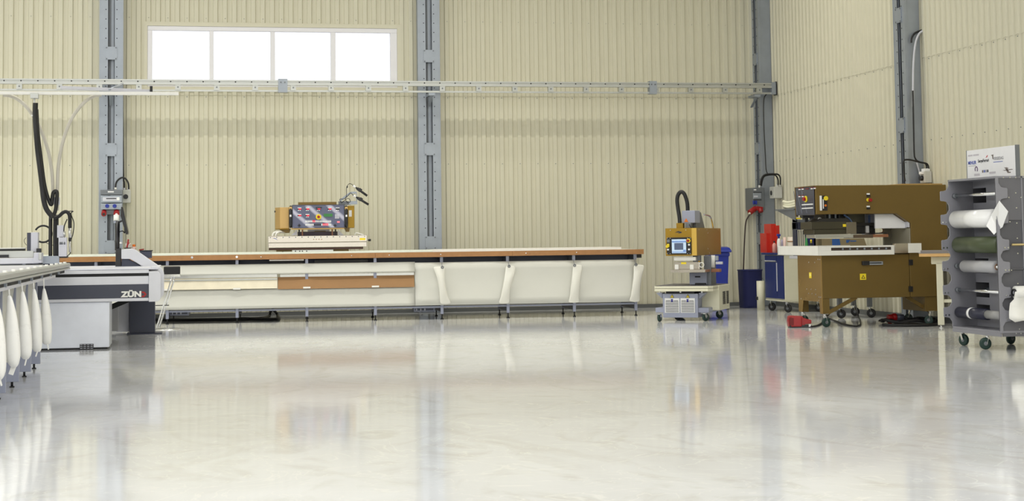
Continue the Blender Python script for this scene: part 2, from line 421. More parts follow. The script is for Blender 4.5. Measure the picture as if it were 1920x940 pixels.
# ================================================================ BUSBAR RAIL
RY = 25.85
rail = thing('busbar_rail', 'long aluminium power rail crossing the back wall under the window', 'rail', Fr(0, RY))
Rf = Fr(0, RY)
z1, z0 = 3.655, 3.575
x0, x1 = -7.0, 9.61
m = MB(); m.box(x0, x1, -.035, .035, z0+.028, z1, rail_m); m.box(x0, x1, -.05, -.035, z1-.022, z1, rail_m); m.box(x0, x1, -.05, .05, z0, z0+.028, rail_m)
x = x0
while x < x1:
    m.cyl((x, -.04, z0+.05), (x, -.03, z0+.05), .011, dark, 8); x += .245
m.build('top_profile', rail)
m = MB(); m.box(x0, x1-.06, -.02, .02, 3.475, 3.503, rail_m); m.build('conductor_strip', rail)
x = -2.37
while x < x1-.15:
    m = MB(); m.box(x-.042, x+.042, -.04, .03, 3.495, z0+.01, rail_m); m.cyl((x, -.048, 3.54), (x, -.04, 3.54), .012, steel_d, 8); m.build('hanger_clip', rail); x += .585
m = MB(); m.box(x1, x1+.012, -.07, .06, 3.46, 3.68, dark); m.box(x1-.07, x1, -.055, .055, 3.47, 3.67, steel); m.build('end_stop', rail)
for xc, sz in ((W0.v(530, 160, RY)[0], .07), (W0.v(1223, 163, RY)[0], .06)):
    m = MB(); m.box(xc-sz, xc+sz, -.065, .06, 3.465, 3.675, steel)
    for a in (-.03, .03): m.cyl((xc+a, -.075, 3.62), (xc+a, -.06, 3.62), .012, steel_d, 8)
    m.build('splice_box', rail)
for xc in (-1.04, 3.9, 9.3):
    m = MB(); m.box(xc-.05, xc+.05, -.02, YB-.25-RY, 3.43, 3.47, steel)
    m.bar((xc, YB-.26-RY, 3.28), (xc, .03, 3.43), .04, .008, steel); m.build('wall_bracket', rail)
# ================================================================ LONG WORKTABLE
TA = -4.35
Tf = Fr(6.68, 23.735, TA)                # front right foot; u runs right, v away
def tu(px, py, v=0): return Tf.v(px, py, v)[0]
def tz(px, py, v=0): return Tf.v(px, py, v)[2]
wt = thing('worktable', 'very long white worktable with brown wooden front edge along the back wall', 'table', Tf)
uR = tu(1207, 475, -.04); uL = uR-9.4; uJ = tu(961, 478, -.04); uM = tu(704, 480, -.04)
zt_, zw = .975, .902                     # top of the wooden edge, its underside
m = MB(); m.box(uL, uR-.01, .0, 1.55, zw+.02, zt_-.003, white); m.build('tabletop', wt, .002)
m = MB(); m.box(uL, tu(811, 472), -.035, 1.55, zt_, zt_+.03, mat('pale_green_white_top', (226, 232, 220), .4)); m.build('pale_cover_board', wt, .002)
m = MB(); m.box(tu(811, 470, .02), tu(1165, 468, .02), .02, 1.3, zt_, zt_+.035, white); m.build('white_overlay_board', wt, .002)
for a, c_ in ((uL, uM-.002), (uM, uJ-.002), (uJ, uR)):
    m = MB(); m.box(a, c_, -.045, -.003, zw, zt_-.001, wood)
    for q in (.18, .86):
        if c_-a > 1: m.cyl((a+q*1.1 if a > uL else c_-q*1.9, -.049, .94), (a+q*1.1 if a > uL else c_-q*1.9, -.044, .94), .008, chrome, 8)
    m.build('edge_board', wt, .002)
for a, px, py in ((0, 360, 483), (1, 444, 482)):
    m = MB(); c_ = Tf.v(px, py, -.05); m.cyl((c_[0], -.055, c_[2]), (c_[0], -.044, c_[2]), .017, chrome, 12); m.build('knob_screw', wt)
posts = [tu(p, 590) for p in (313.5, 444.5, 575.5, 704, 829, 953, 1077.5, 1193)]
posts = [posts[0]-1.99, posts[0]-.995]+posts
for u in posts:                          # a leg frame: front post, cross rail, rear post, two feet
    m = MB(); m.box(u-.021, u+.021, .0, .045, .075, zw, bgrey); m.build('front_leg', wt, .003)
    m = MB(); m.box(u-.02, u+.02, 1.1, 1.15, .08, zw, bgrey); m.build('rear_leg', wt, .003)
    m = MB(); m.box(u-.016, u+.016, .045, 1.1, .10, .20, bgrey_d); m.build('lower_cross_rail', wt)
    m = MB(); m.box(u-.016, u+.016, .045, 1.1, zw-.08, zw, bgrey_d); m.build('upper_cross_rail', wt)
    for v in (.022, 1.125):
        m = MB(); m.cyl((u, v, .012), (u, v, .085), .009, black, 8); m.cyl((u, v, 0), (u, v, .014), .022, black, 12); m.build('foot', wt)
for a in ((uL, uR-.12, 1.15, 1.18, .15, .30, bgrey_d), (uL, uR-.12, .5, .54, zw-.10, zw, bgrey_d), (posts[0], posts[-1], .02, .04, .165, .19, bgrey)):
    m = MB(); m.box(*a); m.build('long_rail', wt)
def zt(px, py): return tz(px, py)
# the white cloth slung along the front: two strips at the left, one deep sheet at the right
uC = tu(778, 530)
def clothstrip(a, b_, z0, z1, v0, v1, name):
    m = MB(); n = int((b_-a)/.12)+2; us = [a+(b_-a)*i/(n-1) for i in range(n)]; R = 7
    i_ = m._m(cloth); g = []
    for u in us:
        near = min(abs(u-p) for p in posts); sag = .012*math.exp(-(near/.06)**2)
        col = []
        for k in range(R):
            t = k/(R-1); v = v0+(v1-v0)*t+.018*math.sin(t*3.14)*(1 if name == 'cloth_sheet' else .3)+random.uniform(-.001, .001)
            col.append(m.bm.verts.new((u, v+sag, z0+(z1-z0)*t)))
        g.append(col)
    for a_, b2 in zip(g, g[1:]):
        for k in range(R-1):
            f = m.bm.faces.new((a_[k], b2[k], b2[k+1], a_[k+1])); f.material_index = i_; f.smooth = True
    o = m.build(name, wt); s_ = o.modifiers.new('thickness', 'SOLIDIFY'); s_.thickness = .004; return o
clothstrip(uL, uC, tz(555, 513.5), tz(555, 494.5), -.035, -.012, 'upper_cloth_strip')
clothstrip(uL, uC, .205, tz(550, 540), -.05, -.02, 'lower_cloth_strip')
clothstrip(uC, posts[-1]+.02, .205, tz(1000, 489.5), -.06, -.012, 'cloth_sheet')
for p in posts:
    if p < uC:
        m = MB(); c_ = p; z = tz(600, 539); m.box(c_-.052, c_+.052, -.062, -.045, z-.012, z+.012, white); m.build('cloth_clip', wt)
# support shelf that the loose boards lean on
m = MB(); m.box(uL, uC-.01, .0, .14, tz(550, 541)-.012, tz(550, 541)-.002, bgrey); m.build('lower_shelf', wt)
# drive boxes under the top
for a, c_ in ((505, 570), (590, 690)):
    m = MB(); q = Tf.rect(a, 487.5, c_, 494, .3); m.box(q[0], q[1], .3, .5, q[2], q[3], blackp); m.build('drive_unit', wt)
m = MB(); q = Tf.rect(505, 487, 570, 489, .0); m.box(q[0], q[1], -.01, .2, q[2], q[3], white); m.build('cable_shelf', wt)
for a, b1, c_, d_ in ((318, 583, 354, 592), (776, 577, 815, 585)):
    q = Tf.rect(a, b1, c_, d_, .25); m = MB(); m.box(q[0], q[1], .25, .6, q[2], q[3], bgrey); m.box(q[0]+.02, q[1]-.02, .243, .25, q[2]+.02, q[3]-.015, bgrey_d)
    for k in range(3): m.box(q[0]+.03+k*.06, q[0]+.05+k*.06, .238, .245, q[2]+.015, q[3]-.01, lgrey)
    m.build('power_box', wt, .003)
m = MB(); m.box(posts[-1]+.03, posts[-1]+.10, .02, .10, zw-.055, zw-.002, blackp); m.build('end_stop', wt, .004)
# boards lying in the front trough
def leaning(name, label, cat, a, b_, y0, y1, mt, extra=None):
    z0, z1 = tz((a+b_)/2, y1, -.05), tz((a+b_)/2, y0, .03)
    ua, ub = tu(a, 530, -.04), tu(b_, 530, -.04)
    f = Fr(Tf.x+Tf.c*ua, Tf.y+Tf.s*ua, TA); t = thing(name, label, cat, f, z0)
    m = MB(); L = ub-ua; H = z1-z0
    m.prism([(-.055, 0), (-.047, 0), (.022, H), (.014, H)], 0, 0, L, mt); m.build('board' if not extra else 'sheet', t, .001)
    if extra: extra(t, L, H)
    return t
leaning('hardboard_panel', 'long brown hardboard panel leaning in the trough of the worktable', 'board', 521, 777, 518, 540.5, board_m)
m = MB(); q = (tu(630, 517, .03), tu(776, 517, .03)); 
def alu_extra(t, L, H):
    m = MB(); m.box(-.01, L, -.018, .03, H*.78, H+.025, alu); m.build('top_profile', t, .003)
    m = MB(); m.box(-.01, L, -.03, -.012, H*.60, H*.70, rail_m); m.build('middle_strip', t, .002)
leaning('aluminium_sheet', 'aluminium sheet with rolled top profile left of the brown panel in the trough', 'sheet', 268, 520, 516, 543, mat('brushed_pale_alu', (226, 218, 196), .3, .6, .1), alu_extra)
f = Fr(Tf.x+Tf.c*uC, Tf.y+Tf.s*uC, TA)
m = MB(); u0 = tu(525, 516, .035)
m.box(u0-uC, -.01, .03, .05, tz(650, 518.5, .03), tz(650, 513, .03), alu)
o = m.build('aluminium_strip'); o.location = (f.x, f.y, 0); o.rotation_euler = (0, 0, f.a); tag(o, 'thin aluminium strip behind the top edge of the brown panel', 'strip')
# ---------------------------------------------------------------- weight bags
def bag_mesh(mb, rows, fr, v, th, mt, n=16):
    """rows: (px_left, px_right, py, fullness)"""
    rings = []
    for a, b_, y, full in rows:
        p, q = Vector(fr.v(a, y, v)), Vector(fr.v(b_, y, v)); c_ = (p+q)/2; w_ = (q-p).length/2
        d = max(.006, th*full)
        rings.append([(c_.x+w_*math.copysign(abs(math.cos(6.28319*k/n))**.8, math.cos(6.28319*k/n)), c_.y+d*math.sin(6.28319*k/n)+random.uniform(-.003, .003), c_.z+random.uniform(-.002, .002)) for k in range(n)])
    mb.loft(rings, mt)
def table_bag(rows, eye, label):
    u = tu(eye[0], eye[1]); f = Fr(Tf.x+Tf.c*u, Tf.y+Tf.s*u, TA)
    t = thing('weight_bag', label, 'bag', f, group='white weight bags hanging on the worktable')
    v = -.115
    m = MB(); bag_mesh(m, rows, f, v, .042, mat('cream_bag_cloth', (228, 227, 218), .22, 0, .03, 8, .2))
    o = m.build('bag_body', t); sb = o.modifiers.new('s', 'SUBSURF'); sb.levels = sb.render_levels = 1
    c_ = f.v(eye[0], eye[1], v-.035)
    m = MB(); m.ring(c_, .016, .008, steel_d, 1, 14, 6); m.build('eyelet', t)
    m = MB(); m.tube([(c_[0], c_[1]+.0, c_[2]), (c_[0], -.07, c_[2]+.05), (c_[0], -.045, zw-.01)], .004, steel_d, 6); m.build('hook', t)
table_bag([(811.5, 835, 499.5, .05), (813, 834.5, 505, .2), (817, 834, 514, .7), (820, 834.5, 524, 1), (822, 835.5, 536, 1), (824, 838, 550, .9), (825, 841, 560, .5), (825, 845, 566, .2), (825.5, 846, 571, .05)], (829.5, 501.5), 'white weight bag right of the brown panel, leftmost on the worktable front')
table_bag([(948, 965.5, 497.5, .05), (948, 966.5, 505, .2), (946.5, 966, 514, .7), (945, 962.5, 524, 1), (943, 958, 536, 1), (940, 956, 550, .9), (938, 955.5, 560, .5), (935.5, 955, 566, .2), (934.5, 954.5, 570, .05)], (954.5, 499.5), 'second white weight bag from the left on the worktable, hanging below the wood joint')
table_bag([(1074, 1092, 496, .05), (1074, 1092, 503, .2), (1073, 1090.5, 512, .7), (1072, 1089, 524, 1), (1070, 1087.5, 536, 1), (1069, 1086, 550, .9), (1068, 1085.5, 558, .5), (1066, 1086, 564, .2), (1065, 1086.5, 568.5, .05)], (1077.5, 498), 'third white weight bag from the left on the worktable front')
table_bag([(1188, 1209, 496, .05), (1188, 1208, 503, .2), (1188, 1205.5, 512, .7), (1187, 1203, 524, 1), (1185.5, 1201, 536, 1), (1183.5, 1200, 550, .9), (1182, 1200, 558, .5), (1180, 1199.5, 562, .2), (1180, 1199.5, 567, .05)], (1192.5, 496.5), 'white weight bag at the right end of the worktable')
# black cable lying under the table
m = MB(); p = [W0.z(x, y, .02) for x, y in ((292, 600), (360, 600), (440, 599), (490, 597), (505, 592))]
p += [Vector(W0.v(507, 585, p[-1][1]))+Vector((0, 0, 0)), Vector(W0.v(513, 582, p[-1][1])), Vector(W0.v(521, 593, p[-1][1]))]
p += [W0.z(516, 599, .02), W0.z(450, 597.5, .02)]
m.tube(spline(p), .022, black, 10); tag(m.build('power_cable'), 'thick black cable looping on the floor under the worktable', 'cable')
# ================================================================ TRAVERSE WELDER on the worktable
tw = thing('welding_machine', 'wide gold and stainless welding machine with control panel standing on the worktable', 'machine', Tf, zt_+.03)
def K(px, py, v):                        # local point (Empty sits at table height)
    p = Tf.v(px, py, v); return (p[0], p[1], p[2]-zt_-.03)
def KR(x0, y0, x1, y1, v):
    q = Tf.rect(x0, y0, x1, y1, v); return q[0], q[1], q[2]-zt_-.03, q[3]-zt_-.03
def kb(name, x0, y0, x1, y1, v, d, mt, bev=.004, par=None):
    q = KR(x0, y0, x1, y1, v); m = MB(); m.box(q[0], q[1], v, v+d, q[2], q[3], mt); return m.build(name, par or tw, bev)
q = KR(502.5, 442, 688.5, 464, .12)
m = MB(); zs_ = q[2]+(q[3]-q[2])*.42
m.box(q[0], q[1], .125, .40, zs_+.003, q[3], stain); m.box(q[0]+.004, q[1]-.004, .12, .40, q[2], zs_, stain)
beam_o = m.build('electrode_beam', tw, .006)
for k in range(16):
    m = MB(); c_ = q[0]+.035+(q[1]-q[0]-.07)*k/15; m.cyl((c_, .119, q[3]-.02), (c_, .126, q[3]-.02), .008, steel_d, 8); m.build('beam_screw', beam_o)
for k in range(4):
    m = MB(); c_ = K(588+k*5, 449, .12); m.cyl((c_[0], .119, c_[2]), (c_[0], .126, c_[2]), .007, wood, 8); m.build('beam_screw', beam_o)
l_ = KR(510, 446.5, 521, 450.5, .12); m = MB(); m.prism([(l_[0], l_[3]), (l_[0]+.04, l_[2]+.02), (l_[1], l_[2]), (l_[0]+.05, l_[3]-.005)], 1, .1215, .1245, ink_b); m.build('maker_emblem', beam_o)
kb('warning_label', 674.5, 446.5, 685, 450.5, .1215, .003, yel, 0, beam_o)
kb('lower_jaw', 504, 464.3, 681, 468.4, .14, .16, mat('dark_bronze', (72, 50, 44), .45, .4), .003)
kb('left_foot_plate', 518, 468.4, 547, 472, .2, .3, gold, .002)
kb('rail_plate', 548, 468.6, 625, 473.5, .16, .3, alu, .002)
kb('right_foot_plate', 625, 467.5, 654, 471.5, .2, .3, gold, .002)
for p in (554, 562, 567, 575):
    m = MB(); c_ = K(p, 471.4, .155); m.cyl((c_[0], .155, c_[2]), (c_[0], .162, c_[2]), .010, dark, 8); m.build('plate_bolt', tw)
# rollers reaching the table
for p in (530, 640):
    m = MB(); c_ = K(p, 472, .3); m.cyl((c_[0], .28, .02), (c_[0], .42, .02), .02, steel_d, 14); m.build('roller', tw)
m = MB(); c_ = KR(690.5, 448.5, 695.5, 452.5, .2); m.cyl((c_[0]-.02, .2, (c_[2]+c_[3])/2), (c_[0], .2, (c_[2]+c_[3])/2), .008, chrome, 8); m.cyl((c_[0], .2, (c_[2]+c_[3])/2), (c_[1], .2, (c_[2]+c_[3])/2), .017, blackp, 12); m.build('side_knob', tw)
# hoses left
for dx in (0, 6):
    m = MB(); m.tube(spline([K(511+dx, 443, .22), K(513+dx, 437.5, .22), K(519+dx, 435, .24), K(526+dx, 436.5, .3)]), .013, white, 8); m.build('air_hose', tw)
m = MB(); m.tube(spline([K(665, 441, .22), K(668, 437, .22), K(676, 439, .22), K(682, 441.5, .22)]), .009, white, 8); m.build('air_hose', tw)
kb('lift_block', 558, 434.5, 633, 442.2, .2, .3, mat('dark_plum_metal', (58, 46, 58), .45, .3), .003)
kb('actuator', 577, 430, 618, 436, .24, .2, lgrey, .004); kb('actuator_body', 590, 433, 611, 437, .22, .1, tan_m, .004)
for a, b_ in ((546, 557), (634, 645)):
    m = MB(); c0, c1 = K(a, 441.5, .2), K(b_, 431, .2); m.prism([(c0[0], c0[2]), (c1[0], c0[2]), (c1[0] if a < 600 else c0[0], c1[2])], 1, .2, .3, lgrey); m.build('gusset', tw)
for p in (561, 629, 567, 623):
    kb('guide_post', p-1.3, 430, p+1.3, 442, .19, .02, black if p in (561, 629) else copper, .002)
# gold housing
kb('panel_shelf', 546, 426.6, 645.5, 430.2, .08, .25, gold_t, .003)
kb('housing', 556, 384, 640, 430, .30, .55, gold_b, .008)
kb('housing_lid', 559, 379, 631, 384.6, .32, .45, gold, .006)
q = KR(515.5, 389, 542, 429, .26); m = MB()
m.prism([(q[0], .40), (q[0]+(q[1]-q[0])*.36, .26), (q[1], .26), (q[1], .75), (q[0], .75)], 2, q[2], q[3], gold_t); m.prism([(q[0], .39), (q[0]+(q[1]-q[0])*.37, .25), (q[1], .25), (q[1], .76), (q[0], .76)], 2, q[2]-.012, q[2], gold_b); m.build('left_cover', tw, .006)
q = KR(521, 429.5, 545, 437, .3); m = MB(); m.prism([(q[0], q[3]), (q[1], q[3]), (q[1]-.02, q[2]), (q[0]+.11, q[2])], 1, .3, .6, gold); m.build('left_underside', tw, .003)
kb('right_cover', 652, 386, 664.5, 427.5, .30, .5, gold_b, .006)
q = KR(645, 427, 656, 435, .3); m = MB(); m.prism([(q[0], q[3]), (q[1], q[3]), (q[1]-.01, q[2]), (q[0]+.03, q[2])], 1, .3, .5, gold); m.build('right_underside', tw)
kb('data_plate', 654, 394.5, 659.5, 406.5, .297, .004, lab_w, 0)
m = MB(); c_ = K(517, 397, .39); m.cyl((c_[0]-.02, .4, c_[2]), (c_[0]+.002, .4, c_[2]), .014, blackp, 10); m.build('cover_lock', tw)
# control panel, leaning slightly back
q = KR(549, 385.5, 645, 427.3, .06)
pm = bpy.data.materials.new('brushed_slate_panel'); pm.use_nodes = True; nt = pm.node_tree; b = nt.nodes['Principled BSDF']
tc = nt.nodes.new('ShaderNodeTexCoord'); mp = nt.nodes.new('ShaderNodeMapping'); mp.inputs['Rotation'].default_value = (0, math.radians(-42), 0)
wv = nt.nodes.new('ShaderNodeTexWave'); wv.inputs['Scale'].default_value = 1.55; wv.bands_direction = 'Z'; wv.inputs['Phase Offset'].default_value = 1.1; wv.inputs['Distortion'].default_value = .5
nt.links.new(tc.outputs['Object'], mp.inputs[0]); nt.links.new(mp.outputs[0], wv.inputs['Vector'])
rp = nt.nodes.new('ShaderNodeValToRGB'); e = rp.color_ramp.elements; e[0].position = .72; e[0].color = srgb(92, 96, 122); e[1].position = 1; e[1].color = srgb(186, 186, 205)
nt.links.new(wv.outputs['Fac'], rp.inputs[0]); nt.links.new(rp.outputs[0], b.inputs['Base Color']); b.inputs['Roughness'].default_value = .35; b.inputs['Metallic'].default_value = .1
m = MB(); m.box(q[0], q[1], .062, .10, q[2], q[3], pm); pan = m.build('control_panel', tw, .003)
m = MB(); m.box(q[0]-.012, q[1]+.012, .07, .30, q[2]-.005, q[3]+.012, slate); m.build('panel_case', tw, .004)
def pd(name, x0, y0, x1, y1, mt, th=.006):
    q = KR(x0, y0, x1, y1, .06); m = MB(); m.box(q[0], q[1], .062-th, .064, q[2], q[3], mt); return m.build(name, pan)
for i, (x, y, on) in enumerate(((561.5, 392, 1), (576.5, 392, 1), (597.3, 392, 1), (618, 392, 1), (633, 392, 0), (561.5, 404.3, 1), (576.5, 404.3, 1))):
    pd('display_cap', x-3.6, y-2.6, x+3.6, y-1.2, lab_w); pd('display_window', x-3.6, y-1.2, x+3.6, y+1.3, dark)
    if on: pd('lit_digits', x-1.6, y-.9, x+3.5, y+1.2, redled, .009)
    for k in (-1.8, 1.4): pd('panel_button', x+k-1.1, y+2.1, x+k+1.1, y+3.4, lab_w)
pd('display_hood', 592, 388.8, 603.5, 390.2, dark, .02)
c_ = K(597.3, 407, .06); m = MB(); m.cyl((c_[0], .045, c_[2]), (c_[0], .062, c_[2]), .040, yel, 24); m.cyl((c_[0], .02, c_[2]), (c_[0], .045, c_[2]), .020, red, 20); m.build('emergency_stop', pan, .003)
pd('text_display', 607, 401, 623.5, 406.5, green_l)
for a in range(4):
    for b_ in range(4): pd('keypad_key', 628+a*2.1, 402+b_*2.1, 629.7+a*2.1, 403.7+b_*2.1, lgrey)
for r_, y in ((0, 415), (1, 421.2)):
    for k in range(18):
        x = 573.5+k*2.72; lit = (r_ == 0 and k in (5, 6)) or (r_ == 1 and k in (12, 13, 14, 15))
        if r_ == 1 and k in (6, 7, 8, 9, 10): pd('dark_button', x-1, y-.6, x+1, y+1.6, dark); continue
        pd('row_button', x-1, y-.6, x+1, y+2, pink if lit else lab_w)
        pd('button_caption', x-1, y-1.9, x+1, y-.8, redled if lit else lgrey)
pd('row_button', 632, 415, 637, 418, pink)
for x in (561, 628):
    c_ = K(x, 423, .06)
    m = MB(); m.box(c_[0]-.022, c_[0]+.022, .05, .062, c_[2]-.006, c_[2]+.006, blackp); m.box(c_[0]-.006, c_[0]+.006, .05, .062, c_[2]-.022, c_[2]+.022, blackp); m.build('cross_switch', pan)
for a, b_ in ((541.5, 548.3), (646, 652.8)):   # side handles
    q = KR(a, 388, b_, 425, .09); m = MB(); c_ = (q[0]+q[1])/2
    m.tube(spline([(c_, .16, q[2]), (c_, .08, q[2]+.03), (c_, .07, (q[2]+q[3])/2), (c_, .08, q[3]-.03), (c_, .16, q[3])], 6), .022, blackp, 10)
    m.box(c_-.02, c_+.02, .06, .11, q[3]-.04, q[3], gold_t); m.box(c_-.012, c_+.012, .046, .08, q[2]+.14, q[2]+.17, lab_w); m.build('side_handle', tw)
# laser bracket
kb('bracket_base', 634.5, 377.5, 654, 384.5, .14, .06, steel_d, .003); kb('bracket_bar', 654, 377.3, 670, 383.5, .13, .03, steel, .003)
m = MB(); P = [K(x, y, .17) for x, y in ((638, 376.5), (657, 361.8), (668.5, 361.3), (668.5, 379))]
for a, b_ in zip(P, P[1:]): m.bar(a, b_, .012, .030, steel)
m.build('bracket_frame', tw, .002)
for (x0, y0, x1, y1) in ((661.5, 347.5, 688.5, 367.5), (662, 366, 691, 384)):
    a, b_ = Vector(K(x0, y0, .1)), Vector(K(x1, y1, .1)); d = (b_-a)
    m = MB(); m.cyl(a+d*.28, b_, .017, blackp, 14); m.cyl(a, a+d*.3, .012, blackp, 12); m.cyl(a+d*.03, a+d*.2, .0135, lab_w, 12)
    n_ = Vector((d.z, 0, -d.x)).normalized()*(-1 if d.z < 0 else 1); n_ = Vector((-d.z, 0, d.x)).normalized()
    for k in (.45, .53): m.ball(a+d*k+n_*.022, .013, blackp, n=8)
    m.obox(a+d*.42, d.normalized()*.03, (0, .018, 0), n_*.022, blackp); m.build('laser_pointer', tw)
m = MB(); m.tube(spline([K(661.5, 347, .1), K(656, 344.5, .1), K(652, 347.5, .1), K(649.7, 353, .1), K(649.7, 366, .12), K(648, 374, .12), K(652, 380, .12), K(657, 378, .12), K(653, 372, .12), K(646, 376, .12), K(640, 381, .12)]), .0045, black, 6)
c_ = K(651, 350.5, .1); m.ball(c_, .012, black, .8, .8, 1.5, 8); m.build('laser_cable', tw)
m = MB(); m.tube(spline([K(662, 366, .1), K(657, 362, .1), K(652, 368, .11), K(645, 373, .12), K(637, 374, .12), K(640, 380, .12)]), .0045, black, 6); m.build('laser_cable', tw)
# ================================================================ NEAR FEED TABLE at the left
XE, NT0, NT1 = -1.16, 9.6, 18.62         # its right edge, near and far end
Nf = Fr(XE, 14.0)
nt_ = thing('feed_table', 'near long table with aluminium rail edge at the left side of the picture', 'table', Nf)
ya, yb = NT0-14, NT1-14
m = MB(); m.box(-1.7, -.06, ya, yb-.02, .865, .925, lgrey); m.build('tabletop', nt_)
m = MB(); m.prism([(-.07, .945), (-.012, .945), (0, .935), (0, .906), (-.008, .902), (-.07, .902)], 1, ya, yb, rail_m); m.build('upper_edge_profile', nt_, .002)
m = MB(); m.prism([(-.07, .899), (-.012, .899), (-.002, .893), (-.002, .878), (-.07, .874)], 1, ya, yb, rail_m); m.build('lower_edge_profile', nt_, .002)
m = MB(); m.box(-.06, -.03, ya, yb-.5, .846, .873, dark); m.build('shadow_gap_strip', nt_)
y = ya+.3
while y < yb-.6:
    m = MB(); m.box(-.035, -.012, y, y+.05, .846, .873, steel); m.build('edge_bracket', nt_); y += 1.03
m = MB(); m.box(-.05, -.02, ya, 2.7, .825, .85, lgrey); m.build('cloth_rail', nt_, .003)
y = ya+.1
while y < yb-.2:                         # clamp heads along the edge
    m = MB(); m.cyl((-.045, y, .94), (-.045, y, .96), .017, white, 12); m.build('clamp_head', nt_, .004); y += .62
legs = [12.91, 13.96, 15.04, 16.02]
for i, Y in enumerate([10.8, 11.86]+legs):
    y = Y-14
    m = MB(); m.box(-.62, -.104, y-.02, y+.02, .045, .36, bgrey); m.build('leg_plate', nt_, .003)
    for a in (-.16, -.56):
        m = MB(); m.box(a-.022, a+.022, y+.02, y+.065, .30, .87, bgrey); m.build('leg', nt_)
        m = MB(); m.cyl((a, y, .010), (a, y, .06), .010, black, 8); m.cyl((a, y, 0), (a, y, .010), .02, black, 12); m.build('foot', nt_)
# cloth apron with sagging lower hem between the legs
m = MB(); n = 120; R = 8; g = []
for k in range(n+1):
    y = ya+(16.06-14-ya)*k/n; Y = y+14
    near = min(abs(Y-q) for q in [9.7, 10.8, 11.86]+legs+[17.1]); hem = .235+.05*(1-min(1, near/.5))
    g.append([m.bm.verts.new((-.15-.03*math.sin(3.14*j/(R-1))+.010*math.sin(Y*5.9+j*.5), y, .84+(hem-.84)*j/(R-1))) for j in range(R)])
i_ = m._m(cloth)
for a, b_ in zip(g, g[1:]):
    for j in range(R-1):
        f = m.bm.faces.new((a[j], b_[j], b_[j+1], a[j+1])); f.material_index = i_; f.smooth = True
o = m.build('cloth_apron', nt_); s_ = o.modifiers.new('t', 'SOLIDIFY'); s_.thickness = .003
def near_bag(Y, rows, tail, label):
    f = Fr(XE, Y); t = thing('weight_bag', label, 'bag', f, group='white weight bags hanging on the near table')
    rows = [((a+b_)/2-(b_-a)*.66, (a+b_)/2+(b_-a)*.66, y_, fl) for a, b_, y_, fl in rows]
    m = MB(); bag_mesh(m, rows, f, 0, .06, bagm, 14)
    o = m.build('bag_body', t); sb = o.modifiers.new('s', 'SUBSURF'); sb.levels = sb.render_levels = 1
    m = MB(); a, b_ = Vector(f.v(tail[0], tail[1], 0)), Vector(f.v(tail[2], tail[3], 0)); m.bar(a, b_, .01, .035, bagm); o = m.build('bag_hem_tail', t, .003)
    x, y = (rows[0][0]+rows[0][1])/2, rows[0][2]; c_ = f.v(x, y, 0)
    m = MB(); m.tube([(c_[0], 0, c_[2]-.01), (c_[0]-.005, 0, .84), (-.04, 0, .845)], .006, bagm, 6); m.build('hanging_cord', t)
near_bag(15.25, [(81, 84, 539, .15), (79.5, 87, 553, .45), (79, 91, 570, .8), (78.5, 94, 592, 1), (79, 95.5, 615, 1), (79.5, 95, 632, .9), (81, 94, 642, .6), (83, 92, 647, .2)], (89, 645, 91, 656), 'farthest white weight bag on the near table, in front of the grey cabinet')
near_bag(14.25, [(61.5, 65.5, 540, .15), (60.5, 69, 556, .45), (60, 73.5, 580, .8), (60, 76.5, 608, 1), (60.5, 77, 635, 1), (61, 77, 648, .9), (63, 76, 656, .6), (66, 74, 661, .2)], (70.5, 658, 67, 669), 'second farthest white weight bag on the near table')
near_bag(13.2, [(40, 44, 545, .15), (38.5, 48, 560, .45), (37.5, 53, 588, .8), (37.5, 56.5, 620, 1), (38, 58, 650, 1), (39, 57, 665, .9), (42, 54, 671, .6), (45, 52, 675, .2)], (50, 671, 46.5, 686), 'third farthest white weight bag on the near table')
near_bag(12.25, [(15, 20, 552, .15), (13.5, 25, 570, .45), (12.5, 31, 600, .8), (12, 34.5, 635, 1), (13, 36, 665, 1), (16, 34, 680, .9), (20, 32, 686, .6), (22, 30, 690, .2)], (27, 684, 20, 703), 'white weight bag on the near table, nearest one fully in view')
near_bag(11.3, [(-14, -8, 560, .15), (-15, 0, 580, .45), (-16, 6, 615, .8), (-16, 8.5, 660, 1), (-14, 9, 690, 1), (-10, 7, 704, .9), (-5, 4, 710, .6), (-3, 1, 714, .2)], (-1, 708, 3, 724), 'white weight bag cut off by the left edge of the picture')
# ================================================================ CUTTING MACHINE
CYF = 18.74
Cf = Fr(-.34, CYF)
cut = thing('cutting_machine', 'large grey flatbed cutting machine with dark front panel at the left', 'machine', Cf)
def cb(name, x0, y0, x1, y1, v, d, mt, bev=.006, par=None):
    q = Cf.rect(x0, y0, x1, y1, v); m = MB(); m.box(q[0], q[1], v, v+d, q[2], q[3], mt); return m.build(name, par or cut, bev)
UL = -3.2
def cz(px, py): return Cf.v(px, py, 0)[2]
u1 = Cf.v(279, 535, 0)[0]
def band(name, y0, y1, v, d, mt, bev=.004, ul=UL, xr=279):
    m = MB(); m.box(ul, Cf.v(xr, 535, v)[0], v, v+d, cz(200, y1), cz(200, y0), mt); return m.build(name, cut, bev)
band('front_top_profile', 507.5, 513.5, 0, .12, zgrey); band('front_slot', 513.5, 519, .03, .1, black, 0)
band('front_middle_profile', 519, 534.3, 0, .12, zgrey); lp = band('logo_panel', 534.3, 560.2, .006, .1, slate, .002); band('front_bottom_profile', 560.2, 566, 0, .14, zgrey)
m = MB(); m.box(UL, u1+.1, .05, 3.0, cz(200, 507), cz(200, 504.5), lgrey); m.build('cutting_bed', cut, .004)
m = MB(); m.box(UL, u1, .14, 3.0, cz(200, 560), cz(200, 507)-.004, dark); m.build('bed_frame', cut)
q = Cf.rect(75, 567.5, 205, 656.5, .03); m = MB(); m.box(q[0]-.5, q[1], .03, .75, .02, q[3], mat('pale_blue_grey_cabinet', (230, 234, 244), .4)); cab = m.build('base_cabinet', cut, .006)
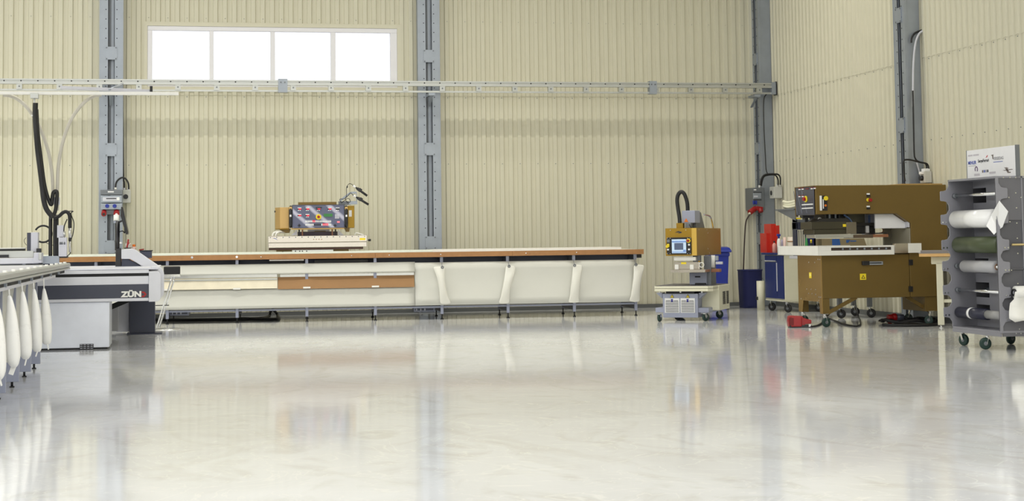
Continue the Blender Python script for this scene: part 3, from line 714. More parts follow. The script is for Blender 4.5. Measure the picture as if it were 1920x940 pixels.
m = MB(); m.box(q[0]-.48, q[1]-.02, .05, .73, 0, .02, black); m.build('plinth', cut)
g_ = Cf.rect(149.5, 645.3, 175.5, 655, .027); m = MB(); m.box(g_[0], g_[1], .024, .032, g_[2], g_[3], dark); gv = m.build('vent_grille', cab)
for k in range(4):
    w_ = (g_[1]-g_[0])/4; a = g_[0]+w_*k
    for j in range(3): m = MB(); m.box(a+.004, a+w_-.006, .020, .026, g_[2]+.006+j*.019, g_[2]+.012+j*.019, lgrey); m.build('vent_bar', cab)
# end cover: front and rear rounded plates
def rounded(u0_, u1_, z0_, z1_, rs, n=6):
    P = []
    for (cx_, cz_, a0, r) in ((u1_-rs[0], z0_+rs[0], -90, rs[0]), (u1_-rs[1], z1_-rs[1], 0, rs[1]), (u0_+rs[2], z1_-rs[2], 90, rs[2]), (u0_+rs[3], z0_+rs[3], 180, rs[3])):
        for k in range(n+1):
            t = math.radians(a0+90*k/n); P.append((cx_+r*math.cos(t), cz_+r*math.sin(t)))
    return P
q = Cf.rect(279, 509, 301.5, 566, -.02); m = MB(); m.prism(rounded(q[0], q[1], q[2], q[3], (.05, .05, .004, .004)), 1, -.02, .16, zgrey); m.build('end_cover', cut, .006)
q = Cf.rect(283, 500, 307.5, 560, .16); m = MB(); m.prism(rounded(q[0], q[1], q[2], q[3], (.07, .09, .004, .004)), 1, .16, .34, zgrey); m.build('rear_end_cover', cut, .006)
# lettering on the dark panel
c_ = Cf.v(246.5, 552.5, 0); lettering('logo_lettering', 'Z\u00dcN', .082, white, lp, (c_[0], -.001, c_[2]), (math.radians(90), 0, 0), .0045, 1.22)
c_ = Cf.v(270, 552.2, 0); m = MB(); h = .03
m.prism([(c_[0]-.030, c_[2]-h), (c_[0]+.004, c_[2]-h), (c_[0]+.030, c_[2]), (c_[0]+.004, c_[2]+h), (c_[0]-.030, c_[2]+h), (c_[0]-.018, c_[2]+.014), (c_[0]-.004, c_[2]+.012), (c_[0]+.006, c_[2]), (c_[0]-.004, c_[2]-.012), (c_[0]-.018, c_[2]-.014)], 1, -.002, .004, red)
m.build('logo_arrow', lp)
# legs under the bed
q = Cf.rect(242.5, 562, 290.5, 626, 2.95); m = MB(); m.box(q[0], q[1], 2.95, 3.3, .015, q[3], navy); m.build('support_leg', cut, .006)
m = MB(); m.box(q[0]-.03, q[1]+.09, 2.9, 3.35, 0, .015, navy); m.build('leg_foot', cut, .003)
q = Cf.rect(217, 566, 242, 624, 3.1); m = MB(); m.box(q[0], q[1], 3.1, 3.3, .03, q[3], lgrey); m.build('inner_leg', cut, .004)
q = Cf.rect(207, 572, 222, 618, 2.7); m = MB(); m.box(q[0], q[1], 2.7, 2.8, .06, q[3], lgrey); m.build('inner_leg', cut, .004)
m = MB(); m.bar(Cf.v(206, 577, 1.8), Cf.v(244, 561, 1.8), .05, .06, black); m.build('cable_chain', cut)
# console arm
AV = 1.9
P = [(227.4, 468), (246, 466.3), (251, 467), (256, 470), (297, 498.5), (303, 503), (306.5, 511), (307, 520), (284, 520), (276, 505), (244, 486), (227.4, 486)]
m = MB(); m.prism([(lambda p: (p[0], p[2]))(Cf.v(x, y, AV)) for x, y in P], 1, AV, AV+.28, zgrey); arm = m.build('console_arm', cut, .01)
P = [(241, 486), (275, 505), (282, 520), (216, 520), (216, 499), (228, 499), (228, 486)]
m = MB(); m.prism([(lambda p: (p[0], p[2]))(Cf.v(x, y, AV+.05)) for x, y in P], 1, AV+.05, AV+.24, navy); m.build('arm_bracket', cut, .005)
q = Cf.rect(216.5, 415, 224.5, 503, AV+.1); c_ = (q[0]+q[1])/2
m = MB(); m.cyl((c_, AV+.12, q[2]), (c_, AV+.12, q[3]), .024, blackp, 16); m.build('monitor_pole', cut)
q2 = Cf.rect(217, 466, 227, 502, AV+.06); m = MB(); m.box(q2[0], q2[1], AV+.06, AV+.2, q2[2], q2[3], blackp); m.build('pole_clamp', cut, .006)
P = [(227.5, 388), (231, 389), (240.5, 436), (239.5, 440), (236.5, 439.5), (226.5, 405)]
m = MB(); m.prism([(lambda p: (p[0], p[2]))(Cf.v(x, y, AV)) for x, y in P], 1, AV-.1, AV+.34, blackp); m.build('monitor', cut, .006)
m = MB(); m.bar(Cf.v(221, 418, AV+.12), Cf.v(232, 413, AV+.12), .03, .02, blackp); m.tube(spline([Cf.v(224, 435, AV+.1), Cf.v(230, 433.5, AV+.1), Cf.v(234, 437, AV+.1), Cf.v(233.5, 428, AV+.1)]), .007, black, 6); m.build('monitor_bracket', cut)
m = MB(); m.cyl(Cf.v(226.5, 468, AV+.1), Cf.v(226.5, 457.5, AV+.1), .006, steel, 8); m.cyl(Cf.v(226.5, 457.5, AV+.1), Cf.v(226.5, 454, AV+.1), .016, lab_w, 10); m.build('signal_post', cut)
# ---- gantry behind the feed table
GV = 1.35
def gb(name, x0, y0, x1, y1, v, d, mt, bev=.004): return cb(name, x0, y0, x1, y1, GV+v, d, mt, bev)
gz = lambda px, py, v=0: Cf.v(px, py, GV+v)[2]
def gbar(name, x1, y0, y1, v, d, mt, bev=.004):
    q = Cf.rect(0, y0, x1, y1, GV+v); m = MB(); m.box(UL, q[1], GV+v, GV+v+d, q[2], q[3], mt); return m.build(name, cut, bev)
gbar('gantry_beam', 71.5, 484, 495, 0, .14, zgrey, .008)
gbar('gantry_top_plate', 63, 471, 483.8, .15, .5, rail_m); gbar('cable_tray', 47, 466.8, 470.8, .5, .1, blackp, .002); gbar('cable_tray_lid', 47, 464.6, 466.8, .48, .14, white, .002)
gbar('lower_guide', 79, 497, 501, .05, .2, rail_m); gbar('guide_shadow_strip', 16, 478, 483, .1, .04, blackp, 0)
gb('carriage_block', 63, 474, 78.5, 493.5, -.12, .22, lgrey, .008); gb('carriage_wheel_cover', 72, 474, 79, 488, -.14, .05, rail_m, .01)
gb('motor_dark_side', 50.5, 436.5, 58.2, 471.5, .2, .16, slate, .004); gb('motor_box', 57.8, 435.8, 71, 473, .18, .2, lgrey, .004)
gb('motor_wiring_block', 68, 466, 77, 474, .1, .1, blackp, .004)
q = Cf.rect(79, 480.3, 111, 495, GV+.1); m = MB(); m.prism(rounded(q[0], q[1], q[2], q[3], (.004, .03, .004, .004)), 1, GV+.1, GV+.18, steel); m.build('carriage_arm', cut, .004)
gb('cutter_slide', 107, 422.5, 119, 446, .2, .08, lgrey, .003); gb('cutter_head', 109.7, 445.5, 125, 481.3, .15, .12, lgrey, .004); gb('cutter_foot', 110, 480.5, 127, 484, .16, .12, blackp, .003)
m = MB()
for x in (113, 116.2, 121): m.cyl(Cf.v(x, 445, GV+.2), Cf.v(x, 458, GV+.14), .009, steel_d, 8)
m.build('pneumatic_tubes', cut)
m = MB(); m.cyl(Cf.v(131, 428, GV+.2), Cf.v(131.3, 446, GV+.2), .018, alu, 12); m.cyl(Cf.v(131, 446, GV+.2), Cf.v(131, 452, GV+.2), .017, blackp, 12); m.cyl(Cf.v(131, 452, GV+.2), Cf.v(131.2, 473, GV+.2), .013, alu, 12); m.build('spindle', cut)
m = MB(); m.tube(spline([Cf.v(119.5, 436, GV+.2), Cf.v(121, 423, GV+.2), Cf.v(126, 411, GV+.2)]), .007, black, 6); m.cyl(Cf.v(120.5, 434, GV+.2), Cf.v(121, 444, GV+.2), .013, alu, 10); m.build('sensor_lead', cut)
m = MB(); m.tube(spline([Cf.v(100, 410, GV+.22), Cf.v(110, 406, GV+.22), Cf.v(118, 399, GV+.22), Cf.v(125, 397.5, GV+.22), Cf.v(130.5, 405, GV+.22), Cf.v(131, 428, GV+.22)]), [.022]*16+[.022]*24+[.02], black, 10); m.build('spindle_cable', cut)
m = MB(); m.tube(spline([Cf.v(126, 396.5, GV+.22), Cf.v(137, 396.5, GV+.22), Cf.v(133, 401, GV+.22), Cf.v(138.5, 418, GV+.22), Cf.v(137, 438, GV+.22), Cf.v(133, 452, GV+.22), Cf.v(132, 474, GV+.22), Cf.v(126, 480, GV+.22)]), .006, black, 6); m.build('thin_lead', cut)
for x, w_ in ((94.5, .022), (103, .022), (107, .017)):
    m = MB(); m.tube(spline([Cf.v(x+.5, 403, GV+.25), Cf.v(x, 440, GV+.25), Cf.v(x, 482, GV+.2)]), w_, black, 10); m.build('riser_cable', cut)
m = MB(); m.ring(Cf.v(81, 439, GV+.3), .098, .011, black, 1, 28, 8, math.radians(-118), math.radians(152)); m.build('loop_cable', cut)
m = MB(); m.tube(spline([Cf.v(50, 460, GV+.2), Cf.v(46, 455, GV+.2), Cf.v(45.5, 450, GV+.2), Cf.v(49, 446, GV+.2)]), .003, black, 6); m.tube(spline([Cf.v(82, 453, GV+.25), Cf.v(92, 458, GV+.25), Cf.v(101, 460.5, GV+.25)]), .004, black, 6); m.build('thin_lead', cut)
# things lying on the console arm
zr_ = arm
def on_arm(px, v): return Cf.v(px, 467.5, v)
t = thing('utility_knife', 'red utility knife standing in a black holder on the grey console arm', 'knife', Fr(Cf.x+Cf.v(240, 466, AV+.1)[0], CYF+AV+.1))
kz = Cf.v(240, 466.5, AV+.1)[2]
t.location.z = kz
lf = Fr(t.location.x, t.location.y)
def lz(px, py): p = lf.v(px, py, 0); return (p[0], 0, p[2]-kz)
m = MB(); m.bar(lz(238, 465), lz(240.8, 449), .02, .018, red); m.build('handle', t, .004)
m = MB(); m.bar(lz(237, 463.5), lz(242.5, 455), .016, .014, red); m.build('grip', t, .003)
m = MB(); m.box(-.045, .04, -.03, .05, 0, .012, blackp); m.build('stand', t, .003)
def tray_item(name, label, cat, px0, py0, px1, py1, v, d, mt, taper=.8):
    f = Fr(Cf.x+Cf.v((px0+px1)/2, py1, v)[0], CYF+v); q = f.rect(px0, py0, px1, py1, 0); h = q[3]-q[2]; w_ = (q[1]-q[0])/2
    m = MB(); n = 16; m.loft([[(w_*k_*math.cos(6.28319*j/n), d*k_*math.sin(6.28319*j/n), z) for j in range(n)] for k_, z in ((taper, 0), (1, h*.9), (1, h), (.85, h), (.7, h*.5))], mt)
    o = m.build(name); o.location = (f.x, f.y, q[2]); return tag(o, label, cat)
tray_item('cup', 'small white cup behind the red knife on the console arm', 'cup', 235, 456.5, 246, 466.5, AV+.22, .04, white)
tray_item('tape_roll', 'orange tape roll lying beside the white cup on the console', 'tape', 248, 458.5, 254, 463.5, AV+.2, .03, orange, 1)
tray_item('dish', 'pale pink dish on the console arm below the orange tape', 'dish', 247, 463, 255.5, 468.5, AV+.14, .03, pinkm)
f = Fr(Cf.x+Cf.v(273, 478, AV+.2)[0], CYF+AV+.2); q = f.rect(262, 469.5, 284.5, 479, 0)
t = thing('tool_tray', 'dark navy tool tray behind the sloping console arm', 'tray', f, q[2])
h = q[3]-q[2]; m = MB(); m.box(q[0], q[1], 0, .25, -.035, h*.8, navy); m.build('tray_body', t, .004)
m = MB(); m.box(q[0]-.005, q[1]+.01, -.006, .256, h*.8, h, blackp); m.build('tray_rim', t, .003)
m = MB(); m.obox((q[0]+.02, .04, h+.008), (.03, .01, .004), (0, .01, 0), (0, 0, .008), red); m.build('red_clip', t)
# ================================================================ CHROME STAND with black box
f = Fr(*W0.z(316, 618, 0)[:2]); t = thing('chrome_stand', 'chrome tube stand with black padded top between cutter and worktable', 'stand', f)
m = MB(); n = 28; m.loft([[(.17*k_*math.cos(6.28319*j/n), .26*k_*math.sin(6.28319*j/n), z) for j in range(n)] for k_, z in ((1, 0), (1, .008), (.6, .014), (.1, .02))], chrome); m.build('base_disc', t)
for dx, vv in ((0, -.05), (5.5, .05)):
    m = MB(); m.tube([f.v(294+dx*.8, 615, vv*.3), f.v(320.5+dx, 527, vv), f.v(321.5+dx, 518, vv)], .012, chrome, 10); m.build('leg', t)
m = MB(); a = f.v(304, 573, 0); m.cyl((a[0]-.1, 0, a[2]), (a[0]+.09, 0, a[2]), .006, blackp, 8); m.build('stretcher', t)
q = f.rect(307, 514, 338.5, 519, 0); m = MB(); m.box(q[0], q[1], -.12, .12, q[2], q[3], chrome); m.build('seat_plate', t, .004)
q = f.rect(307, 500, 338, 514, 0); m = MB(); m.box(q[0], q[1], -.13, .13, q[2], q[3], black); m.build('pad', t, .012)
# ================================================================ OVERHEAD CABLE BOOM and hoses
BY = 20.1
Bf = Fr(-2.0, BY)
t = thing('cable_boom', 'white overhead cable boom above the cutter, just under the power rail', 'boom', Bf, 0)
q = Bf.rect(0, 171.8, 335, 177.6, 0); m = MB(); m.box(-4.5, q[1], 0, .06, q[2], q[3], white); m.build('boom_profile', t, .004)
q = Bf.rect(150, 165.5, 285, 172, .5); m = MB(); m.prism([(q[0]-.2, .06), (q[1], .5), (q[1], .56), (q[0]-.2, .16)], 2, q[3]-.05, q[3]-.015, lgrey); m.build('cross_arm', t, .003)
m = MB(); a = Bf.v(283.5, 167, .5); m.box(a[0]-.016, a[0]+.016, .47, .58, a[2]-.035, a[2]+.035, black); m.build('arm_end_cap', t, .003)
q = Bf.rect(57, 178, 72, 184.5, 0); m = MB(); m.box(q[0], q[1], -.02, .09, q[2], q[3]+.02, rail_m); m.build('boom_trolley', t, .003)
m = MB(); a = Bf.v(64.5, 184, .03); b_ = Bf.v(63.5, 217, .03); m.cyl(a, b_, .012, white, 10); m.box(b_[0]-.03, b_[0]+.03, 0, .06, b_[2]-.008, b_[2]+.008, white); m.build('hanger_rod', t)
m = MB(); m.tube([Bf.v(205, 168, .2), Bf.v(230, 157, 2)], .012, steel, 8); m.build('stay_rod', t)
def hang(name, label, cat, px, v, r, mt, n=10, smooth=8):
    m = MB(); m.tube(spline([Bf.v(x, y, v+dv) for x, y, dv in px], smooth), r, mt, n); return tag(m_at(m.build(name), Bf), label, cat)
def m_at(o, f): o.location = (f.x, f.y, 0); o.rotation_euler = (0, 0, f.a); return o
hang('cable_bundle', 'thick black cable bundle hanging from the white boom at the left', 'cable', [(66.5, 193, 0), (66, 220, .01), (68, 250, -.01), (71, 285, .01), (75.5, 320, 0), (79, 350, .01), (82, 375, 0), (87, 392, 0), (95, 403, 0), (99, 409, .0)], .0, .030, black, 12)
hang('cable_bundle', 'thinner black cable crossing behind the thick bundle and looping at its hook', 'cable', [(68.5, 205, .06), (71, 250, .07), (77, 300, .06), (83, 345, .06), (90, 372, .06), (96, 384, .06), (98, 372, .06), (100, 362, .06), (104.5, 358.5, .06), (107, 364, .06), (105.5, 385, .06), (103, 398, .06), (99, 406, .06)], .0, .023, black, 10)
t = thing('cable_hook', 'pale bracket and black hook where the hanging cables meet the grey hoses', 'hook', Bf, 0)
q = Bf.rect(101, 370, 112, 384, .12); m = MB(); m.box(q[0], q[1], .10, .16, q[2], q[3], lgrey); m.build('bracket', t, .004)
q = Bf.rect(101.5, 384, 106, 393, .1); m = MB(); m.box(q[0], q[1], .09, .13, q[2], q[3], blackp); m.build('clip', t, .004)
hang('vacuum_hose', 'pale grey hose curving down from the boom, left one of the pair', 'hose', [(6, 178, .1), (18, 179.5, .1), (36, 188, .1), (55, 207, .1), (75, 241, .1), (90, 282, .1), (97.5, 325, .1), (99.5, 372, .1)], .05, .021, hose_m, 12)
hang('vacuum_hose', 'pale grey hose curving down from the boom, right one of the pair', 'hose', [(190, 178, .1), (176, 180.5, .1), (158, 192, .1), (137, 218, .1), (121, 255, .1), (111, 300, .1), (108, 340, .1), (107, 395, .1)], .05, .021, hose_m, 12)
# ================================================================ POWER BOX on the left column
EYV = YB-.037-.24
f = Fr(-1.03, EYV); t = thing('socket_box', 'grey wall socket box with blue and red outlets on the left column', 'socket box', f)
def eb(name, x0, y0, x1, y1, v, d, mt, bev=.005, par=None, ff=None):
    ff = ff or f; q = ff.rect(x0, y0, x1, y1, v); m = MB(); m.box(q[0], q[1], v, v+d, q[2], q[3], mt); return m.build(name, par or t, bev)
eb('upper_housing', 188.3, 356, 229.5, 365.5, -.10, .1, steel_d); eb('breaker_window', 189, 366.8, 228.5, 380.3, -.11, .11, steel); eb('lower_housing', 189, 382, 229, 393, -.12, .12, steel); eb('bottom_housing', 198, 393, 222, 402.5, -.07, .07, steel_d)
eb('breaker_row', 192.5, 370, 224.5, 377, -.114, .006, lgrey, .002); eb('breaker_slot', 199, 371.7, 218, 373.2, -.118, .006, dark, 0); eb('white_breaker', 219, 370, 223.8, 375.8, -.118, .006, lab_w, .001); eb('label_strip', 202, 358.8, 213.5, 361, -.103, .004, lab_w, 0)
for x in (201, 215):
    c_ = f.v(x, 386.5, -.12); m = MB(); m.cyl((c_[0], -.14, c_[2]), (c_[0], -.11, c_[2]), .030, blue, 18); m.build('blue_outlet', t, .003)
for x, y, big in ((194.8, 399.5, 0), (218.5, 400, 1)):
    c_ = f.v(x, y, -.12); m = MB(); m.cyl((c_[0], -.17, c_[2]-.02), (c_[0], -.06, c_[2]+.02), .044 if big else .038, red, 20); m.cyl((c_[0], -.176, c_[2]-.021), (c_[0], -.17, c_[2]-.02), .02, lab_w if big else dark, 14); m.build('red_outlet', t, .004)
q = f.rect(215, 352, 218.5, 356, -.04); m = MB(); m.cyl(((q[0]+q[1])/2, -.05, q[2]), ((q[0]+q[1])/2, -.05, q[3]), .018, white, 12); m.build('cable_gland', t)
f2 = Fr(-.75, YB-.12); t2 = thing('isolator_switch', 'small grey isolator switch with black dial right of the left column', 'switch', f2)
eb('switch_housing', 230, 356, 245.2, 380.5, -.06, .10, mat('pale_switch_grey', (198, 198, 192), .5), .008, t2, f2)
c_ = f2.v(235.8, 369, -.06); m = MB(); m.cyl((c_[0], -.085, c_[2]), (c_[0], -.06, c_[2]), .037, blackp, 20); m.box(c_[0]-.008, c_[0]+.008, -.1, -.085, c_[2]-.03, c_[2]+.03, blackp); m.build('dial', t2, .003)
for x in (233, 240.5):
    c_ = f2.v(x, 355, -.02); m = MB(); m.cyl((c_[0], -.02, c_[2]-.015), (c_[0], -.02, c_[2]+.02), .016, lgrey, 12); m.build('cable_gland', t2)
def wallcable(name, label, pts, Y, r, mt=black, n=8):
    m = MB(); m.tube(spline([W0.v(x, y, Y) for x, y in pts], 8), r, mt, n); return tag(m.build(name), label, 'cable')
wallcable('supply_cable', 'short black cable arching from socket box to isolator switch on the left column', [(216.5, 353, ), (217.5, 344), (222, 337), (229.5, 333), (236, 336), (240.5, 344), (241.5, 355)], YB-.32, .013)
wallcable('supply_cable', 'straight black cable running down into the isolator switch at the left column', [(229.8, 150), (230.5, 250), (231.5, 330), (232.7, 342), (232.8, 356)], YB-.13, .012)
# plug in the red outlet
f3 = Fr(-.91, EYV-.2); c_ = f3.v(218.5, 408, 0); t3 = thing('power_plug', 'white industrial plug hanging in the red outlet behind the monitor', 'plug', Fr(f3.x, f3.y), 0)
m = MB(); a = f3.v(218, 404, 0); b_ = f3.v(218, 415, 0); m.cyl((a[0], 0, b_[2]), (a[0], 0.03, a[2]), .042, lab_w, 16); m.build('plug_body', t3)
m = MB(); b2 = f3.v(219, 419, 0); m.cyl((a[0], 0, b2[2]), (a[0], 0, b_[2]), .040, bgrey, 16); m.build('plug_ring', t3)
m = MB(); m.tube([(a[0], 0, b2[2]), (a[0], .02, 1.35), (a[0], .06, 1.06)], .02, black, 10); m.build('plug_cable', t3)
# ================================================================ MOBILE WELDER
Mf = Fr(7.007, 21.78, -31)
mw = thing('mobile_welder', 'gold and grey mobile welding machine with touch screen on green castors', 'machine', Mf)
def mb_(name, x0, y0, x1, y1, v, d, mt, bev=.005, par=None, ff=None):
    q = (ff or Mf).rect(x0, y0, x1, y1, v); m = MB(); m.box(q[0], q[1], v, v+d, q[2], q[3], mt); return m.build(name, par or mw, bev)
HV = -.02
gold_side = gold_b
# head
q = Mf.rect(1247.7, 428, 1306.5, 480, HV); vs_ = Mf.urect(1306.5, 428, 1351.7, 479, q[1]); HD = vs_[1]
m = MB(); m.box(q[0], q[1], HV, HD, q[2], q[3], gold_b); head = m.build('head_housing', mw, .006)
qb = Mf.rect(1296.8, 428, 1306.5, 480, HV-.012); m = MB(); m.box(qb[0], qb[1]-.002, HV-.012, HV, q[2]+.002, q[3]-.002, mat('edge_gold_lacquer', (216, 178, 84), .35, .35)); m.build('head_corner_panel', mw, .005)
for x, y in ((1257, 432), (1286, 431.5), (1310, 431), (1325, 431), (1346, 431), (1330, 475), (1346, 475), (1327, 437), (1327, 467)):
    if x < 1307: c_ = Mf.v(x, y, HV); a, b_ = (c_[0], HV-.005, c_[2]), (c_[0], HV, c_[2])
    else: c_ = Mf.u(x, y, q[1]); a, b_ = (q[1], c_[1], c_[2]), (q[1]+.004, c_[1], c_[2])
    m = MB(); m.cyl(a, b_, .007, chrome, 8); m.build('housing_screw', head)
P = [Mf.v(x, y, HV) for x, y in ((1265.5, 436.5), (1272, 433.5), (1279, 435.5), (1277, 437.5), (1271, 438), (1274, 436))]
m = MB(); m.prism([(p[0], p[2]) for p in P], 1, HV-.004, HV, ink_d); m.build('maker_emblem', head)
q2 = Mf.rect(1250, 445.4, 1295.7, 477.5, HV-.02); m = MB(); m.prism(rounded(q2[0], q2[1], q2[2], q2[3], (.02,)*4, 4), 1, HV-.02, HV, blackp); bez = m.build('screen_bezel', mw, .003)
mb_('display', 1259.7, 449, 1286.4, 475, HV-.024, .006, scr, 0, bez)
mb_('display_field', 1264.3, 456, 1281, 468.7, HV-.026, .004, scr_d, 0, bez); mb_('display_bar', 1259.7, 452, 1286.4, 456 - 1.2, HV-.026, .004, mat('lit_screen_blue', (120, 150, 205), .3, emit=.5), 0, bez)
mb_('display_bar', 1260.5, 472.3, 1286, 473.8, HV-.026, .004, MATS['lit_screen_blue'], 0, bez); mb_('display_button', 1281, 468.5, 1286, 472, HV-.026, .004, MATS['lit_screen_blue'], 0, bez)
def knob(name, x, y, r, mt, l=.02, par=None, v=HV-.02, ff=None):
    ff = ff or Mf; c_ = ff.v(x, y, v); m = MB(); m.cyl((c_[0], v-l, c_[2]), (c_[0], v, c_[2]), r, mt, 18); return m.build(name, par or bez, .002)
knob('emergency_stop_collar', 1291, 451.6, .030, yel, .012); knob('emergency_stop', 1290.6, 451.6, .018, red, .04); knob('yellow_selector', 1251.6, 462.4, .020, yel, .03)
mb_('selector_lever', 1250.5, 457.5, 1254.5, 463.5, HV-.05, .03, yel, .003, bez)
for x, y in ((1291.8, 459.2), (1291.8, 468), (1252.3, 468.3)): mb_('push_button', x-1.8, y-1.6, x+1.8, y+1.6, HV-.03, .012, lab_w, .003, bez)
mb_('key_switch', 1250.2, 449.5, 1255.7, 455, HV-.024, .006, steel_d, .002, bez)
for x in (1251, 1256.5, 1289, 1294):
    for y in (447, 476): knob('bezel_screw', x, y, .005, chrome, .003)
# on top of the head
tz_ = q[3]
m = MB(); g = Mf.rect(1268, 418.5, 1280.5, 428, .1); m.box(g[0], g[1], .1, .2, tz_, g[3], gold_b); m.build('hose_socket', mw, .004)
m = MB(); HP = [(1274.8, 420), (1273.5, 405), (1271.3, 391.5), (1269.6, 376), (1271.5, 365.5), (1277, 360), (1283, 364), (1288.2, 379), (1289.6, 396)]
m.tube(spline([Mf.v(x, y, .15+.05*i/8) for i, (x, y) in enumerate(HP)], 8), .027, black, 14); m.build('exhaust_hose', mw)
g = Mf.rect(1278.5, 395, 1303, 418.5, .16); m = MB(); m.box(g[0], g[1], .16, .46, g[2], g[3], bgrey)
m.prism([(.30, tz_), (.30, g[3]-.01), (.58, g[3]-.02), (.80, tz_)], 0, g[0]+.03, g[1]-.012, steel_d); m.build('filter_box', mw, .006)
mb_('socket_block', 1284.5, 417.5, 1296, 427.8, .14, .1, steel_d, .004)
P = [Mf.v(x, y, .155) for x, y in ((1282.5, 416.5), (1290.5, 416.5), (1286.5, 409.5))]
m = MB(); m.prism([(p[0], p[2]) for p in P], 1, .154, .158, orange); m.build('warning_triangle', mw)
c_ = Mf.v(1293, 424, .14); m = MB(); m.tube([(c_[0], .13, c_[2]+.02), (c_[0]+.02, .1, c_[2]-.01), (c_[0]+.03, .12, tz_)], .006, black, 6); m.build('socket_lead', mw)
ux = g[1]-.05; m = MB(); a = Mf.u(1320, 402.5, ux); b_ = Mf.u(1329, 404.5, ux); c_ = Mf.u(1334, 412, ux); d_ = Mf.u(1337.5, 428, ux)
m.tube(spline([a, b_, c_, (ux, d_[1], tz_)], 8), .013, chrome, 10); m.build('grab_handle', mw)
# electrode under the head
mb_('mount_plate', 1263.5, 482.3, 1304.5, 489, .02, .1, white, .003); mb_('mount_block', 1299, 479.5, 1312, 492, .08, .1, steel_d, .003)
mb_('electrode_block', 1263, 491.5, 1311.5, 506, .0, .14, stain, .01); mb_('warning_label', 1277, 492, 1286.6, 495.6, -.003, .004, yel, 0)
for x in (1268.3, 1296.5): mb_('insulator_block', x-3, 496.5, x+4, 505.5, -.016, .02, white, .002)
mb_('electrode_plate', 1257, 505.8, 1322, 511.2, -.03, .3, stain, .002)
m = MB(); c_ = Mf.v(1315.5, 497, -.01); m.ring((c_[0], -.01, c_[2]), .032, .006, white, 1, 20, 6); m.build('air_hose_loop', mw)
m = MB(); c_ = Mf.v(1311, 503, .05); m.cyl((c_[0], .05, c_[2]-.04), (c_[0], .05, c_[2]+.1), .016, gold_b, 10); m.build('guide_pin', mw)
# column to the base
g = Mf.rect(1320, 480, 1333, 534, .30); m = MB(); m.box(g[0], g[1], .30, .62, g[2]-.05, g[3], steel_d); m.build('column', mw, .006)
mb_('column_box', 1292.6, 511.5, 1324.6, 534, .26, .2, bgrey, .006); mb_('column_vent', 1303, 518, 1313, 520.6, .257, .004, dark, 0); mb_('lower_arm', 1303, 531, 1322, 536, .2, .1, dark, .003)
ux2 = g[1]; 
for x in (1335, 1338.5): 
    m = MB(); a = Mf.v(x, 479, .35); b_ = Mf.v(x, 502, .35); m.cyl(b_, a, .014, white, 10); m.build('air_pipe', mw)
mb_('hinge_clip', 1341.5, 491, 1354, 496, .34, .06, lgrey, .004); mb_('bakelite_plate', 1333, 504.5, 1349, 510.5, .32, .12, copper, .002); mb_('air_valve', 1340, 480, 1346, 489, .36, .05, steel, .003)
# table slab with chamfered corners
SV = -.13
q = Mf.rect(1225, 537, 1327, 546.7, SV); u0, u1 = q[0], q[1]; sv = Mf.urect(1330, 537, 1349, 546, u1+.06)
zs0, zs1 = q[2], q[3]; um = (u0+u1)/2
m = MB(); ch = .06; D = .98
def slab(z0, z1, ins, mt):
    m.prism([(u0+ch, SV+ins), (u1-.0, SV+ins), (u1+ch-ins, SV+ch), (u1+ch-ins, D), (u0+ins, D), (u0+ins, SV+ch)], 2, z0, z1, mt)
slab(zs0, zs1-.034, 0, beige); slab(zs1-.030, zs1, 0, beige); m.build('table_slab', mw, .004)
m = MB(); m.prism([(u0+ch, SV+.01), (u1, SV+.01), (u1+ch-.01, SV+ch), (u1+ch-.01, D-.02), (u0+.01, D-.02), (u0+.01, SV+ch)], 2, zs1, zs1+.006, mat('dark_grey_mat', (90, 88, 94), .5)); m.build('table_mat', mw)
# chassis
q = Mf.rect(1242.7, 551, 1308.6, 596, 0); fu0, fu1, fz0, fz1 = q
m = MB(); m.box(fu0, fu1, 0, .30, fz0, fz1, bgrey); fb = m.build('front_cabinet', mw, .006)
m = MB(); m.box(fu0+.08, fu1-.0, .30, D-.05, fz0+.04, fz1-.02, bgrey); m.build('side_housing', mw, .006)
m = MB(); m.box(fu0+.05, fu1-.05, .0, .5, fz1, zs0, dark); m.build('bearing_block', mw)
g = Mf.rect(1229, 577.5, 1329, 586.5, .02); m = MB(); m.box(g[0], g[1], .02, D-.1, g[2], g[3], bgrey); m.build('outrigger_frame', mw, .005)
for a, b_ in ((1310, 1322), (1230, 1242)):
    P = [Mf.v(x, y, .05) for x, y in (((a, 549.5), (a+12, 549.5), (a+2, 560), (a, 561)) if a > 1300 else ((b_, 549.5), (a, 549.5), (b_-3, 558), (b_, 560)))]
    m = MB(); m.prism([(p[0], p[2]) for p in P], 1, .05, .2, bgrey); m.build('slab_bracket', mw, .003)
for x in (1237, 1276, 1316): 
    c_ = Mf.v(x, 548.3, -.06); m = MB(); m.cyl((c_[0], -.06, zs0-.02), (c_[0], -.06, zs0), .014, chrome, 10); m.build('slab_bolt', mw)
# right side beige vent panel
uV = u1+.07; sq = Mf.urect(1348.4, 534.5, 1367.8, 580.5, uV)
m = MB(); m.box(uV-.25, uV, sq[0], sq[1], sq[2], sq[3], beige); vp = m.build('vent_panel', mw, .006)
v0, v1 = sq[0], sq[1]; zz0, zz1 = sq[2], sq[3]
for c0, c1 in ((.34, .60), (.70, .92)):
    for k in range(11):
        z = zz1-(.28+.48*k/10)*(zz1-zz0); m = MB(); m.box(uV-.002, uV+.003, v0+(v1-v0)*c0, v0+(v1-v0)*c1, z-.006, z+.006, dark); m.build('vent_slot', vp)
